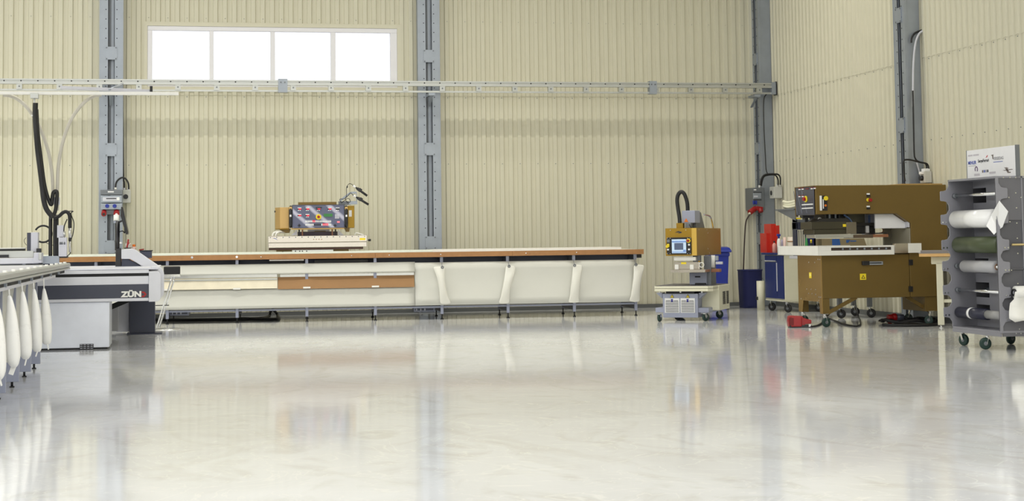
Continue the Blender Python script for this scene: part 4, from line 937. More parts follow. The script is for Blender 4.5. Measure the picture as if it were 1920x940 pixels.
# front louvre panels and triangles
for a, b_ in ((1246.4, 1274), (1275.9, 1303)):
    g = Mf.rect(a, 559.4, b_, 587, -.012); m = MB(); m.box(g[0], g[1], -.012, 0, g[2], g[3], lab_w); lv = m.build('louvre_panel', fb, .003)
    for k in range(9):
        z = g[3]-.035-(g[3]-g[2]-.05)*k/8
        for s0, s1 in (((.08, .40), (.60, .92)) if k == 0 else ((.06, .94),)):
            m = MB(); m.box(g[0]+(g[1]-g[0])*s0, g[0]+(g[1]-g[0])*s1, -.015, -.011, z-.0035, z+.0035, dark); m.build('louvre_slot', lv)
    m = MB(); c_ = (g[0]+g[1])/2; m.box(c_-.013, c_+.013, -.018, -.011, g[3]-.05, g[3]-.012, mat('blue_tag', (52, 52, 140), .5)); m.build('blue_tag', lv)
    cx_ = a+13.8; P = [Mf.v(x, y, 0) for x, y in ((cx_-4, 558.7), (cx_+4, 558.7), (cx_, 552))]
    m = MB(); m.prism([(p[0], p[2]) for p in P], 1, -.004, 0, dark); c0 = Vector((sum(p[0] for p in P)/3, 0, sum(p[2] for p in P)/3))
    m.prism([(c0.x+(p[0]-c0.x)*.74, c0.z+(p[2]-c0.z)*.74) for p in P], 1, -.007, -.003, yel); m.box(c0.x-.003, c0.x+.003, -.009, -.006, c0.z-.008, c0.z+.012, dark); m.build('warning_triangle', fb)
for (x, y, an) in ((1236, 603.5, 1.45), (1321, 602.5, 1.05), (1347, 597, .7)):
    p = Mf.z(x, y, 0); castor(mw, p[0], p[1], g and Mf.rect(1229, 577.5, 1329, 586.5, .02)[2], .055, wgreen, True, an)
castor(mw, fu0+.05, D-.2, .165, .055, wgreen, True, .6)
c_ = Mf.v(1271, 597.5, .15); m = MB(); m.cyl((c_[0], .14, .045), (c_[0], .18, .045), .045, black, 20); m.bar((c_[0], .16, .05), (c_[0], .16, fz0+.02), .03, .03, steel_d); m.build('stop_wheel', mw)
# ================================================================ WHEELIE BIN
f = Fr(8.02, 25.0, -12); t = thing('wheelie_bin', 'blue plastic wheelie bin behind the mobile welder', 'bin', f)
q = f.rect(1330, 474, 1368, 580, 0); h = f.v(1350, 474, 0)[2]; w0, w1 = q[0], q[1]; cw = (w0+w1)/2; hw = (w1-w0)/2
m = MB()
def ringb(k_, z, v0, v1): return [(cw-hw*k_, v0, z), (cw+hw*k_, v0, z), (cw+hw*k_, v1, z), (cw-hw*k_, v1, z)]
m.loft([ringb(.78, .05, .08, .42), ringb(.97, h-.06, 0, .52), ringb(1.06, h-.05, -.02, .54), ringb(1.06, h, -.02, .54)], blue, True, False); m.build('bin_body', t, .012)
m = MB(); m.loft([ringb(1.22, h+.002, -.05, .57), ringb(1.24, h+.03, -.05, .58), ringb(1.08, h+.075, .02, .52), ringb(.9, h+.09, .1, .45)], blue, True, False); m.build('lid', t, .01)
m = MB(); m.box(cw-.02, cw+.06, .2, .3, h+.088, h+.115, blue); m.build('lid_grip', t, .006)
m = MB(); m.cyl((cw-hw*.9, .60, h-.02), (cw+hw*.9, .60, h-.02), .016, blue, 10)
for s_ in (-.7, .7): m.bar((cw+hw*s_, .5, h-.03), (cw+hw*s_, .6, h-.02), .03, .03, blue)
m.build('handle', t)
for s_ in (-1, 1): m = MB(); m.cyl((cw+s_*(hw*.82), .42, .1), (cw+s_*(hw*.82+.05), .42, .1), .1, black, 20); m.build('wheel', t)
m = MB(); m.box(cw-hw*.7, cw+hw*.7, .08, .14, 0, .05, blue); m.build('front_foot', t)
# ================================================================ CORNER: bin bag, tube, power box
f = Fr(8.98, 25.35); q = f.rect(1395, 506, 1434, 577, 0)
t = thing('waste_bin', 'dark navy waste bin in the corner beside the white tube', 'bin', f)
m = MB(); n = 24; hw = (q[1]-q[0])/2; cw = (q[0]+q[1])/2
m.loft([[(cw+hw*k_*math.copysign(abs(math.cos(6.28319*j/n))**.6, math.cos(6.28319*j/n)), .2+.2*k_*math.copysign(abs(math.sin(6.28319*j/n))**.6, math.sin(6.28319*j/n)), z) for j in range(n)] for k_, z in ((.9, 0), (.92, .05), (1, q[3]-.02), (1.03, q[3]), (.96, q[3]), (.94, q[3]-.1))], nblue); m.build('bin_body', t)
m = MB(); m.tube([(cw+1.02*hw*math.copysign(abs(math.cos(6.28319*j/24))**.6, math.cos(6.28319*j/24)), .2+.205*math.copysign(abs(math.sin(6.28319*j/24))**.6, math.sin(6.28319*j/24)), q[3]-.01) for j in range(25)], .008, nblue, 6); m.build('rim', t)
p = W0.z(1427, 582, 0); f = Fr(p[0], p[1]); q = f.rect(1419.5, 527, 1433.5, 582, 0); r = (q[1]-q[0])/2
t = thing('cardboard_tube', 'white upright tube standing on the floor in front of the navy bin', 'tube', f)
m = MB(); n = 24; m.loft([[(r*k_*math.cos(6.28319*j/n), r*k_*math.sin(6.28319*j/n), z) for j in range(n)] for k_, z in ((1, 0), (1, q[3]), (.86, q[3]), (.86, q[3]-.25))], beige); m.build('tube_body', t)
m = MB(); m.box(-r-.012, -r+.01, -.03, .03, .16, .21, dark); m.build('end_clip', t, .003)
CU = XR-.037-.21-.02
f = Fr(CU, 26.2, -90)                    # a frame looking out of the column face: u towards the viewer, v to the right
t = thing('socket_box', 'grey wall socket box with red plugs on the corner column', 'socket box', Fr(CU-.0, 26.05))
g = Fr(CU, 26.05)
def eb2(name, x0, y0, x1, y1, v, d, mt, bev=.005): return eb(name, x0, y0, x1, y1, v, d, mt, bev, t, g)
q = g.rect(1412, 352, 1434, 394, -.08); m = MB(); m.box(q[0], q[1], -.08, .3, q[2], q[3], steel_d); m.build('housing', t, .008)
eb2('breaker_window', 1412.5, 362, 1427.5, 373, -.095, .02, steel); eb2('breaker_slot', 1412.5, 360.3, 1428, 361.6, -.085, .01, dark, 0); eb2('breaker_slot', 1412.5, 374.5, 1428, 375.8, -.085, .01, dark, 0); eb2('label_strip', 1413.5, 355, 1418, 357, -.084, .006, lab_w, 0); eb2('breaker_row', 1413.5, 367, 1421, 370, -.098, .006, lgrey, .001)
for x in (1413.8, 1418.2): eb2('blue_outlet', x-1.7, 376.5, x+1.7, 383.5, -.11, .04, blue, .006)
q = g.rect(1423.5, 347.5, 1428.5, 352, .0); m = MB(); m.cyl(((q[0]+q[1])/2, .05, q[2]-.01), ((q[0]+q[1])/2, .05, q[3]), .02, white, 12); m.build('cable_gland', t)
m = MB(); a, b_ = g.v(1405.5, 399, -.12), g.v(1416, 391, -.07); m.cyl(a, b_, .045, red, 16); m.build('red_plug', t, .004)
m = MB(); a, b_ = g.v(1416, 390.5, -.07), g.v(1429, 392.5, -.07); m.bar(a, b_, .09, .07, red); m.build('red_outlet', t, .008)
m = MB(); a, b_ = g.v(1425, 391, -.08), g.v(1427, 398, -.11); m.cyl(b_, a, .04, red, 14); m.build('red_outlet', t, .006)
m = MB(); a, b_ = g.v(1407, 399, -.12), g.v(1404.5, 402.5, -.12); m.cyl(b_, a, .02, beige, 10); m.build('plug_gland', t)
wallcable('floor_cable', 'dark cable hanging from the red plug down to the floor at the corner', [(1406, 402), (1399, 415), (1396.5, 440), (1394.5, 490), (1393.2, 530), (1393.8, 560), (1397, 574)], 25.9, .012, mat('dark_brown_cable', (58, 44, 42), .5))
f2 = Fr(XR-.12, 25.74); t2 = thing('isolator_switch', 'small grey isolator switch on the right wall beside the corner column', 'switch', f2)
eb('switch_housing', 1451, 350, 1466.9, 372, -.10, .2, mat('pale_switch_grey', (198, 198, 192), .5), .008, t2, f2)
q = f2.rect(1450, 357, 1455, 366.5, -.05); m = MB(); m.cyl((q[0]-.015, .02, (q[2]+q[3])/2), (q[0]+.02, .02, (q[2]+q[3])/2), .04, blackp, 18); m.build('dial', t2)
for x in (1457.5, 1462.5): c_ = f2.v(x, 347.5, -.02); m = MB(); m.cyl((c_[0], -.02, c_[2]-.03), (c_[0], -.02, c_[2]+.012), .017, lab_w, 10); m.build('cable_gland', t2)
wallcable('supply_cable', 'black cable arching over the corner column to its isolator switch, upper one', [(1425.5, 348), (1427, 338), (1431, 330), (1438, 327), (1450, 326.5), (1459, 327.5), (1463, 334), (1463, 347)], 25.6, .013)
wallcable('supply_cable', 'black cable arching over the corner column to its isolator switch, lower one', [(1427.5, 349), (1429.5, 338), (1433, 331), (1440, 328.5), (1451, 328), (1456, 331), (1459, 338), (1459, 347.5)], 25.63, .012)
wallcable('supply_cable', 'thin black cable running down the corner column from the power rail', [(1447, 173), (1436, 178), (1432, 192), (1432.5, 240), (1435, 290), (1436.5, 318), (1440, 327)], 25.98, .008)
# near right pillar
f2 = Fr(XR-.12, 20.22); t2 = thing('isolator_switch', 'small grey isolator switch beside the right wall column above the gold press', 'switch', f2)
eb('switch_housing', 1734, 321, 1747.6, 343, -.05, .15, MATS['pale_switch_grey'], .008, t2, f2); eb('switch_top', 1733.5, 316, 1744, 321.5, -.03, .1, lab_w, .006, t2, f2); eb('side_gland', 1727.5, 322, 1735, 327, -.02, .08, lab_w, .006, t2, f2)
q = f2.rect(1729, 329, 1734, 339, -.03); m = MB(); m.cyl((q[0]-.01, .02, (q[2]+q[3])/2), (q[1], .02, (q[2]+q[3])/2), .034, blackp, 16); m.build('dial', t2)
wallcable('supply_cable', 'black cable looping over the near right column to its isolator switch', [(1697, 340), (1694.8, 325), (1694.2, 304), (1697, 300), (1706, 299.8), (1716, 302), (1727, 305), (1736, 306.5), (1740, 310), (1741.5, 317)], 20.2, .011)
wallcable('supply_cable', 'black cable dropping along the near right column and joining the loop', [(1708.8, 80), (1710, 70), (1716, 62), (1728, 57), (1731, 56)], 20.36, .013)
wallcable('supply_cable', 'dark cable down the near right column behind the white conduit', [(1711.5, 170), (1713, 240), (1714, 285), (1716, 297), (1722, 303), (1735, 307), (1738, 316)], 20.24, .011)
wallcable('conduit', 'pale flexible conduit bending into the right wall beside the near column', [(1732, 57), (1723, 64), (1716.5, 82), (1713, 115), (1712, 160), (1712, 200)], 20.33, .014, lgrey)
wallcable('conduit', 'pale conduit slanting down behind the gold press at the near column', [(1719, 305), (1724, 322), (1731, 345)], 20.36, .011, lgrey)
# ================================================================ TOOL CABINET
q = W0.urect(1434.5, 478, 1470, 563, 8.85); cy0, cy1 = q[0], q[1]
f = Fr(8.85, cy0); t = thing('tool_cabinet', 'blue and beige tool cabinet on castors left of the gold press', 'cabinet', f)
cd_ = cy1-cy0; cwid = .62; zc0, zc1 = .18, .858
m = MB(); m.box(.012, cwid, 0, cd_, zc0, zc1, beige); cab2 = m.build('cabinet_body', t, .006)
m = MB(); m.box(-.03, cwid+.02, -.02, cd_+.06, zc1, zc1+.03, dblue); m.build('worktop', t, .004)
dv = cd_*.36
m = MB(); m.box(-.006, .012, .02, dv-.01, zc0+.02, zc1-.012, dblue); d1 = m.build('door', t, .003)
m = MB(); m.box(-.016, -.006, dv-.035, dv-.012, zc0+.13, zc1-.12, lgrey); m.build('handle', d1, .002)
zt2 = zc1-.105
m = MB(); m.box(-.006, .012, dv+.01, cd_-.02, zt2+.008, zc1-.012, dblue); d2 = m.build('drawer', t, .003)
m = MB(); m.box(-.016, -.006, dv+.03, cd_-.04, zt2+.006, zt2+.018, lgrey); m.build('handle', d2, .002)
m = MB(); m.box(-.006, .012, dv+.01, cd_-.02, zc0+.02, zt2-.004, dblue); m.build('door', t, .003)
m = MB(); m.box(0, cwid, 0, cd_, zc0-.02, zc0, beige); m.build('base_rail', t, .003)
for u, v in ((.06, .07), (.06, cd_-.07), (cwid-.07, .07), (cwid-.07, cd_-.07)): castor(t, u, v, zc0-.02, .062, black, True, -.9)
zct = zc1+.03
def stand(name, label, cat, px0, py0, px1, py1, Y, prof, mt, group=None, cap=None, z=None):
    x = W0.v((px0+px1)/2, py1, Y)[0]; f = Fr(x, Y); q = f.rect(px0, py0, px1, py1, 0); r = (q[1]-q[0])/2; z0_ = zct if z is None else z; h = q[3]-z0_
    t = thing(name, label, cat, f, z0_); m = MB(); n = 16
    m.loft([[(r*k_*math.cos(6.28319*j/n), r*k_*math.sin(6.28319*j/n), z_*h) for j in range(n)] for k_, z_ in prof], mt); m.build('body', t)
    if cap:
        m = MB()
        for (k0, k1, a, b_) in cap[1]: m.loft([[(r*kk*math.cos(6.28319*j/n), r*kk*math.sin(6.28319*j/n), zz*h) for j in range(n)] for kk, zz in ((k0, a), (k1, b_))], cap[0])
        m.build(cap[2], t)
    return t, r, h
BOT = [(.9, 0), (1, .03), (1, .62), (.8, .74), (.38, .82), (.36, .88)]
MUG = [(.9, 0), (.95, .04), (1, 1), (.9, 1), (.86, .15)]
stand('cleaner_bottle', 'pale bottle with red label on the cabinet before the red folders', 'bottle', 1448.5, 452, 1456, 475, 24.12, BOT, mat('pale_pink_bottle', (220, 150, 140), .3), cap=(dark, [(.4, .36, .84, 1)], 'cap'))
tb, r_, h_ = stand('spray_bottle', 'white spray bottle with blue trigger top at the left end of the tray', 'bottle', 1457.5, 439, 1464.5, 475, 23.93, [(.9, 0), (1, .03), (1, .6), (.75, .72), (.35, .78)], white, cap=(blue, [(.5, .5, .77, .9)], 'spray_collar'))
m = MB(); m.box(-r_*1.0, r_*.8, -.02, .02, h_*.88, h_, blue); m.build('spray_trigger', tb, .006)
stand('can', 'pale lilac spray can beside the white spray bottle', 'can', 1463.5, 449.5, 1469, 475, 23.95, [(1, 0), (1, .9), (.7, 1)], mat('lilac_can', (196, 190, 214), .4))
stand('cup', 'pale pink cup behind the tray, next to the lilac can', 'cup', 1469, 445, 1474.5, 475, 23.9, MUG, pinkm)
tb, r_, h_ = stand('jar', 'wide pale jar with brown band behind the tray', 'jar', 1477.5, 444.5, 1491.5, 475, 23.8, MUG, mat('pale_jar', (222, 210, 196), .4))
m = MB(); m.ring((0, 0, h_*.72), r_*.99, .008, wood, 2, 20, 6); m.build('brown_band', tb)
for name, label, px0, py0, px1, py1, Y, th, tilt in (('folder', 'tall red folder standing on the tool cabinet in the corner', 1446.3, 420, 1456, 474, 24.3, .30, 0), ('folder', 'red folder edge right of the tall one, seen against the wall', 1456, 423, 1462.5, 474, 24.25, .30, .0), ('folder', 'short red folder standing left of the tall red one', 1437.5, 437.5, 1446, 474, 24.4, .28, 0)):
    x = W0.v((px0+px1)/2, py1, Y)[0]; f = Fr(x, Y); q = f.rect(px0, py0, px1, py1, 0)
    t = thing(name, label, 'folder', f, zct); h = q[3]-zct; w_ = (q[1]-q[0])/2
    m = MB(); m.box(-w_, -w_+.004, 0, th, 0, h, red_b); m.box(w_-.004, w_, 0, th, 0, h, red_b); m.box(-w_, w_, -.004, .001, 0, h, red_b); m.build('cover', t, .003)
    m = MB(); m.box(-w_+.006, w_-.006, .006, th-.01, .006, h-.012, lab_w); m.build('papers', t)
# ================================================================ GOLD PRESS (large C-frame welder)
Gf = Fr(7.845, 19.6)
gp = thing('welding_press', 'large gold C-frame welding press with white tray at the right wall', 'machine', Gf)
def gu(px, py, v=0): return Gf.v(px, py, v)[0]
def gzz(px, py, v=0): return Gf.v(px, py, v)[2]
def gbx(name, x0, y0, x1, y1, v, d, mt, bev=.005, par=None):
    q = Gf.rect(x0, y0, x1, y1, v); m = MB(); m.box(q[0], q[1], v, v+d, q[2], q[3], mt); return m.build(name, par or gp, bev)
zb0, zb1 = gzz(1620, 559), gzz(1620, 478)
uR = 1.58
us = gu(1706, 520)
m = MB(); m.box(.0, us-.002, 0, .72, zb0, zb1, gold); m.build('base_housing', gp, .006)
m = MB(); m.box(us+.002, uR, -.002, .72, zb0, zb1+.02, gold); m.build('base_end_housing', gp, .006)
# end plate with two legs
vL0, vL1 = -.006, .80
zl = .155
q = Gf.u(1502, 565, -.004)
m = MB(); m.prism([(vL0, .16), (vL0+.075, .16), (vL0+.10, .31), (vL1-.16, .31), (vL1-.12, .16), (vL1, .16), (vL1, zb1), (vL0, zb1)], 0, -.010, -.001, mat('sheen_gold_plate', (160, 128, 70), .26, .55, .06, 3)); ep = m.build('end_plate', gp, .003)
for v, z in ((.03, .84), (.09, .84), (.03, .37), (.09, .37), (.10, .33), (.70, .33), (.2, .40), (.32, .405), (.44, .405), (.2, .46), (.35, .46), (.5, .46), (.2, .80), (.4, .80)):
    m = MB(); m.cyl((-.014, v, z), (-.009, v, z), .008, chrome, 8); m.build('plate_screw', ep)
a = Gf.u(1517, 511, -.012); b_ = Gf.u(1521.5, 522, -.012); m = MB(); m.box(-.013, -.0095, min(a[1], b_[1]), max(a[1], b_[1]), b_[2], a[2], yel); lb = m.build('yellow_label', ep)
m = MB(); vm = (a[1]+b_[1])/2; m.box(-.0145, -.0125, vm-.03, vm+.03, b_[2]+.025, a[2]-.015, mat('pale_yellow', (250, 236, 120), .5)); m.build('label_field', lb)
m = MB(); m.box(.0, .09, -.002, .05, .16, zb0, gold); m.build('front_leg', gp, .003)
m = MB(); m.bar((.06, .03, .165), (.46, .03, zb0+.01), .03, .045, gold); m.build('brace', gp, .003)
m = MB(); m.bar((uR-.42, .1, zb0), (uR-.10, .1, .16), .03, .045, gold); m.build('brace', gp, .003)
castor(gp, .02, .0, .165, .058, wgreen, True, .15); castor(gp, .02, .74, .165, .058, wgreen, True, .15)
m = MB(); m.box(.0, .09, .70, .76, .16, zb0, gold); m.build('front_leg', gp, .003)
for v in (.06, .66): castor(gp, uR-.12, v, .17, .055, wgreen, True, 2.6)
m = MB(); m.box(uR-.2, uR-.03, .03, .7, .165, zb0, gold); m.build('rear_leg', gp, .003)
for y0, y1 in ((487, 497.5), (537, 547.5)): gbx('hinge', 1705, y0, 1712, y1, -.02, .02, blackp, .003)
h = gbx('latch_handle', 1629, 490.5, 1656, 497, -.03, .028, steel, .004); gbx('latch_lever', 1631, 492.5, 1653, 494.2, -.036, .01, blackp, .002); gbx('latch_grip', 1617.5, 489.8, 1631, 497.6, -.04, .04, blackp, .008)
lb = gbx('warning_label', 1612.5, 513.5, 1624, 525, -.004, .004, yel, 0)
P = [Gf.v(x, y, 0) for x, y in ((1614.5, 522.8), (1622.3, 522.8), (1618.3, 515.8))]; c0 = Vector((sum(p[0] for p in P)/3, 0, sum(p[2] for p in P)/3))
m = MB(); m.prism([(p[0], p[2]) for p in P], 1, -.006, -.003, dark); m.prism([(c0.x+(p[0]-c0.x)*.55, c0.z+(p[2]-c0.z)*.55) for p in P], 1, -.008, -.005, yel); m.build('warning_triangle', lb)
# rear column and upper arm: one C-shaped front silhouette
zt0, zt1 = gzz(1600, 401.5), gzz(1600, 347.5); ua = gu(1529.5, 375); uc = gu(1681, 400); ud = gu(1707.5, 420); ue = gu(1706.5, 455)
m = MB(); zthr = gzz(1700, 419)
m.prism([(ua, zt0), (uc, zt0), (ud, zthr), (ud, zb1), (uR+.12, zb1), (uR+.12, zt1), (ua, zt1)], 1, 0, .72, gold); gc = m.build('c_frame', gp, .006)
m = MB(); m.box(gu(1695, 344), uR+.12, .1, .7, zt1, zt1+.018, gold_t); m.build('top_lid', gp, .003)
# inner throat lining
m = MB(); m.prism([(gu(1641, 410, .1), zt0-.004), (uc-.005, zt0-.004), (ud-.006, zthr), (ud-.006, zthr-.06), (gu(1641, 422, .1), zthr-.06)], 1, .10, .13, mat('pale_lining', (236, 236, 240), .4)); m.build('throat_lining', gp, .002)
m = MB(); m.box(gu(1662.5, 440, .5), ud-.004, .60, .63, zb1, zthr-.04, mat('dull_olive_grey', (168, 164, 148), .4, .15)); m.build('throat_guard', gp, .003)
m = MB(); m.box(ud-.03, ud-.004, .02, .69, zthr-.05, zthr+.02, lgrey); m.build('throat_guard', gp, .003)
m = MB(); m.box(ud-.010, ud-.001, .015, .70, zb1, zthr-.06, MATS['dull_olive_grey']); m.build('throat_side_lining', gp, .002)
# control panel on the end of the arm
PU = ua-.004
pq = Gf.urect(1493.5, 351, 1527.5, 402, PU)
m = MB(); m.box(PU-.012, PU, pq[0]+.0, pq[1], zt0-.004, zt1-.012, slate); cp = m.build('control_panel', gp, .004)
m = MB(); m.box(PU-.016, PU+.02, pq[1], pq[1]+.02, zt0-.02, zt1, gold); m.box(PU-.016, PU+.02, pq[0], pq[1]+.02, zt1-.012, zt1, gold); m.build('panel_frame', gp, .003)
def pu(name, x0, y0, x1, y1, mt, th=.006):
    q = Gf.urect(x0, y0, x1, y1, PU-.012); m = MB(); m.box(PU-.012-th, PU-.012, q[0], q[1], q[2], q[3], mt); return m.build(name, cp)
for x, y in ((1499.5, 355.5), (1505.5, 355), (1522.5, 354), (1528, 353.5), (1499.5, 369), (1505.5, 368.8)):
    pu('display_cap', x-1.7, y-.9, x+1.7, y+.9, lab_w); pu('display_window', x-1.7, y-3, x+1.7, y-.9, mat('dark_red_display', (110, 24, 34), .4))
pu('display_window', 1511, 353, 1516.5, 355.5, MATS['dark_red_display'])
pu('button_row', 1504, 382.6, 1524.5, 384.6, lab_w); pu('button_row', 1504, 389.6, 1524.5, 391.6, lab_w)
c_ = Gf.u(1513.8, 373.5, PU); m = MB(); m.cyl((PU-.03, c_[1], c_[2]), (PU-.012, c_[1], c_[2]), .040, yel, 20); m.cyl((PU-.06, c_[1], c_[2]), (PU-.03, c_[1], c_[2]), .024, red, 18); m.build('emergency_stop', cp, .003)
m = MB()
for k in range(3):
    b0 = pq[0]+.05+.17*k; m.prism([(b0+.18, zt0+.02), (b0+.2, zt0+.02), (b0+.36 if k < 2 else b0+.3, zt1-.05), (b0+.34 if k < 2 else b0+.28, zt1-.05)], 0, PU-.0135, PU-.0118, mat('slate_streak', (104, 108, 124), .35))
m.build('panel_streaks', cp)
# front switches
sb = gbx('switch_strip', 1541.5, 367, 1551.5, 395, -.02, .02, blackp, .003); gbx('strip_edge', 1538, 367, 1541.3, 395, -.022, .022, lab_w, .002)
knob('yellow_button', 1548, 372, .028, yel, .02, sb, -.02, Gf); knob('orange_button', 1547.5, 385.5, .014, orange, .015, sb, -.02, Gf); gbx('scale_label', 1543, 374, 1544.6, 391.5, -.023, .004, lab_w, 0, sb)
for y in (364.5, 388): gbx('push_button', 1626.2, y-2, 1631.2, y+.8, -.03, .03, lab_w, .003); gbx('button_base', 1626, y+.8, 1632.2, y+4.5, -.022, .022, blackp, .003)
knob('emergency_stop_collar', 1627.2, 375, .022, yel, .01, gp, 0, Gf); knob('emergency_stop', 1630.2, 375.5, .021, red, .045, gp, 0, Gf)
# electrode carriage in the throat
gbx('carriage_bridge', 1545, 401, 1585, 416, .25, .35, mat('dark_machine_grey', (58, 56, 54), .5, .2), .004)
gbx('cylinder_block', 1590, 400, 1622, 418, .35, .3, mat('olive_steel', (96, 94, 82), .4, .5), .004)
for x in (1549, 1556, 1567, 1574): gbx('guide_rod', x-1.5, 400.5, x+1.5, 414, .18, .04, steel if x in (1556, 1567) else blackp, .004)
os_ = mat('olive_bronze', (74, 70, 56), .36, .4)
m = MB(); q = Gf.rect(1521, 416, 1588, 430, .05); m.box(q[0], q[1], .05, .42, q[2]+.0, q[3], os_); q2 = Gf.rect(1526, 430, 1590, 439.5, .06); m.box(q2[0], q2[1], .06, .42, q2[2], q[2], os_); m.build('electrode_housing', gp, .006)
P = [(1530, 416.5), (1541, 410), (1587, 409), (1596, 416.5)]
m = MB(); m.prism([(lambda p: (p[0], p[2]))(Gf.v(x, y, .1)) for x, y in P], 1, .1, .4, mat('dark_machine_grey', (58, 56, 54))); m.build('housing_hood', gp, .004)
gbx('yellow_label', 1580.5, 420.5, 1586.5, 425.5, .046, .004, yel, 0)
gbx('end_block', 1587.5, 416.5, 1606, 438.5, .03, .2, mat('warm_steel', (124, 116, 100), .4, .5), .004)
gbx('rear_rail', 1604, 418, 1640, 424, .3, .2, mat('dark_machine_grey', (58, 56, 54)), .003); gbx('rear_block', 1606, 424, 1622, 439, .3, .2, blackp, .004); gbx('rear_block', 1629, 424, 1641, 439, .3, .15, blackp, .01)
gbx('pale_pin', 1624, 423.5, 1630, 437, .28, .04, lab_w, .008)
gbx('lower_bar', 1528, 440, 1600, 446.5, .04, .3, alu, .003); gbx('bakelite_bar', 1599, 440, 1637, 446.5, .05, .3, mat('dark_brown_bar', (92, 76, 60), .5), .003); gbx('bakelite_bar', 1637, 439.5, 1666, 445, .06, .28, copper, .003); gbx('black_strip', 1641, 436.5, 1663, 438.6, .1, .2, blackp, .002)
gbx('air_cylinder', 1622, 402, 1641, 440, .50, .12, mat('pale_blue_metal', (196, 202, 222), .35, .2), .006); gbx('blue_stripe', 1628, 404, 1632, 420, .495, .01, mat('light_blue', (120, 150, 205), .4), .001)
m = MB(); m.tube(spline([Gf.v(1642, 405, .35), Gf.v(1643.5, 412, .35), Gf.v(1643, 422, .35), Gf.v(1650, 426, .35), Gf.v(1656, 431, .35), Gf.v(1654, 436, .35), Gf.v(1646, 437.5, .35)]), .006, copper, 6); m.build('sensor_lead', gp)
m = MB(); m.tube(spline([Gf.v(1582, 403, .2), Gf.v(1592, 410, .2), Gf.v(1597, 417, .22)]), .012, mat('light_blue', (120, 150, 205)), 8); m.build('air_hose', gp)
m = MB(); m.tube(spline([Gf.v(1534, 414, .2), Gf.v(1536, 409, .2), Gf.v(1540, 411, .2)]), .010, lab_w, 8); m.tube(spline([Gf.v(1537, 415, .2), Gf.v(1539, 411, .2), Gf.v(1543, 413, .2)]), .010, lab_w, 8); m.build('air_hose', gp)
# white tray around the throat
TV = -.12
tq = Gf.rect(1533, 460, 1677, 478.5, TV); tz0, tz1 = tq[2], tq[3]-.006; tu0, tu1 = tq[0], tq[1]
vT = Gf.u(1457.5, 466, tu0)[1]
m = MB(); s0, s1 = gu(1558.5, 468, TV), gu(1671.5, 466, TV); sz0, sz1 = gzz(1615, 469.5, TV), gzz(1615, 464, TV)
m.box(tu0, tu0+.02, TV, vT, tz0, tz1, white); ts = m.build('tray_side', gp, .004)
m = MB(); m.box(tu0+.02, tu1, TV, TV+.02, tz0, sz0, white); m.box(tu0+.02, tu1, TV, TV+.02, sz1, tz1, white); m.box(tu0+.02, s0, TV, TV+.02, sz0, sz1, white); m.box(s1, tu1, TV, TV+.02, sz0, sz1, white); m.build('tray_front', gp, .002)
m = MB(); m.box(s0-.01, s1+.01, TV+.025, TV+.03, sz0-.01, sz1+.01, mat('brown_dark_slot', (74, 62, 54), .6))
for k in range(7): x = s0+(s1-s0)*(.2+.12*k); m.cyl((x, TV+.012, (sz0+sz1)/2), (x, TV+.026, (sz0+sz1)/2), .012, steel, 10)
m.build('tray_slot', gp)
m = MB(); m.box(tu0+.02, tu1, TV+.02, vT, tz0, tz0+.012, white); m.box(tu0, tu1, vT-.02, vT, tz0, tz1, white); m.build('tray_bottom', gp)
m = MB(); m.box(tu0+.02, tu1, TV+.02, vT-.02, tz1-.02, tz1-.008, white); m.build('tray_table', gp)
q = Gf.rect(1677.5, 456.5, 1728, 474.5, TV+.06); um_ = q[0]+(q[1]-q[0])*.5
m = MB(); m.box(q[0], um_, TV+.06, .0, q[2], q[3], stain); m.build('tray_steel_end', gp, .003)
m = MB(); m.box(um_, q[1], TV+.06, .0, q[2], q[3], white); m.build('tray_white_end', gp, .003)
# shelf on the far side of the arm with white hoses
q = Gf.v(1468, 391, 1.35)
m = MB(); sz = gzz(1490, 394, .9); m.prism([(ua-.02, .72), (ua+.5, .72), (ua+.5, 1.25), (ua-.02, 1.42)], 2, sz, sz+.02, steel_d); m.build('rear_shelf', gp, .003)
m = MB(); m.prism([(.72, sz-.14), (.72, sz), (1.38, sz)], 0, ua-.0, ua+.01, steel_d); m.build('shelf_bracket', gp)
m = MB(); x_ = Gf.x+ua+.1
for k, (r, dz) in enumerate(((.13, .028), (.115, .06), (.12, .09))):
    m.tube([(r*math.cos(6.28319*j/20)*.8+.12, r*math.sin(6.28319*j/20)*2.0+.34+k*.02, dz+.01*math.sin(j)) for j in range(21)], .018, beige, 8)
o = m.build('hose_coil'); o.location = (Gf.x+ua, Gf.y+.72, sz+.02); tag(o, 'coil of white hose lying on the shelf behind the gold press arm', 'hose')
# ================================================================ PEDAL and its cable, hose pile
p = W0.z(1500, 614, 0); f = Fr(7.56, 19.62, -12)
t = thing('foot_pedal', 'red guarded foot pedal on the floor in front of the gold press', 'pedal', f)
q = f.rect(1478.5, 592.5, 1521.5, 615.5, 0); u0, u1, h = q[0], q[1], q[3]
def sx(px): return u0+(u1-u0)*(px-1478.5)/43
m = MB(); z = lambda py: h*(615.5-py)/23
arch = [(sx(1479), .012), (sx(1478), z(603)), (sx(1479.5), z(593.5)), (sx(1484), z(592.3)), (sx(1505), z(593.5)), (sx(1507), z(597)), (sx(1521.5), z(601)), (sx(1521.5), z(608)), (sx(1510), z(609)), (sx(1506.5), .012)]
m.prism(arch, 1, -.005, .14, red); m.build('guard', t, .008)
m = MB(); m.box(sx(1483), sx(1503), -.03, .165, .012, z(594.5), red); m.build('guard_wing', t, .012)
m = MB(); m.box(sx(1479.6), sx(1487.5), -.032, -.028, .03, z(596), mat('dark_red_inside', (110, 12, 14), .5)); m.build('guard_opening', t, .003)
m = MB(); m.box(sx(1480), sx(1522), -.01, .15, 0, .03, blackp); m.build('base', t, .005)
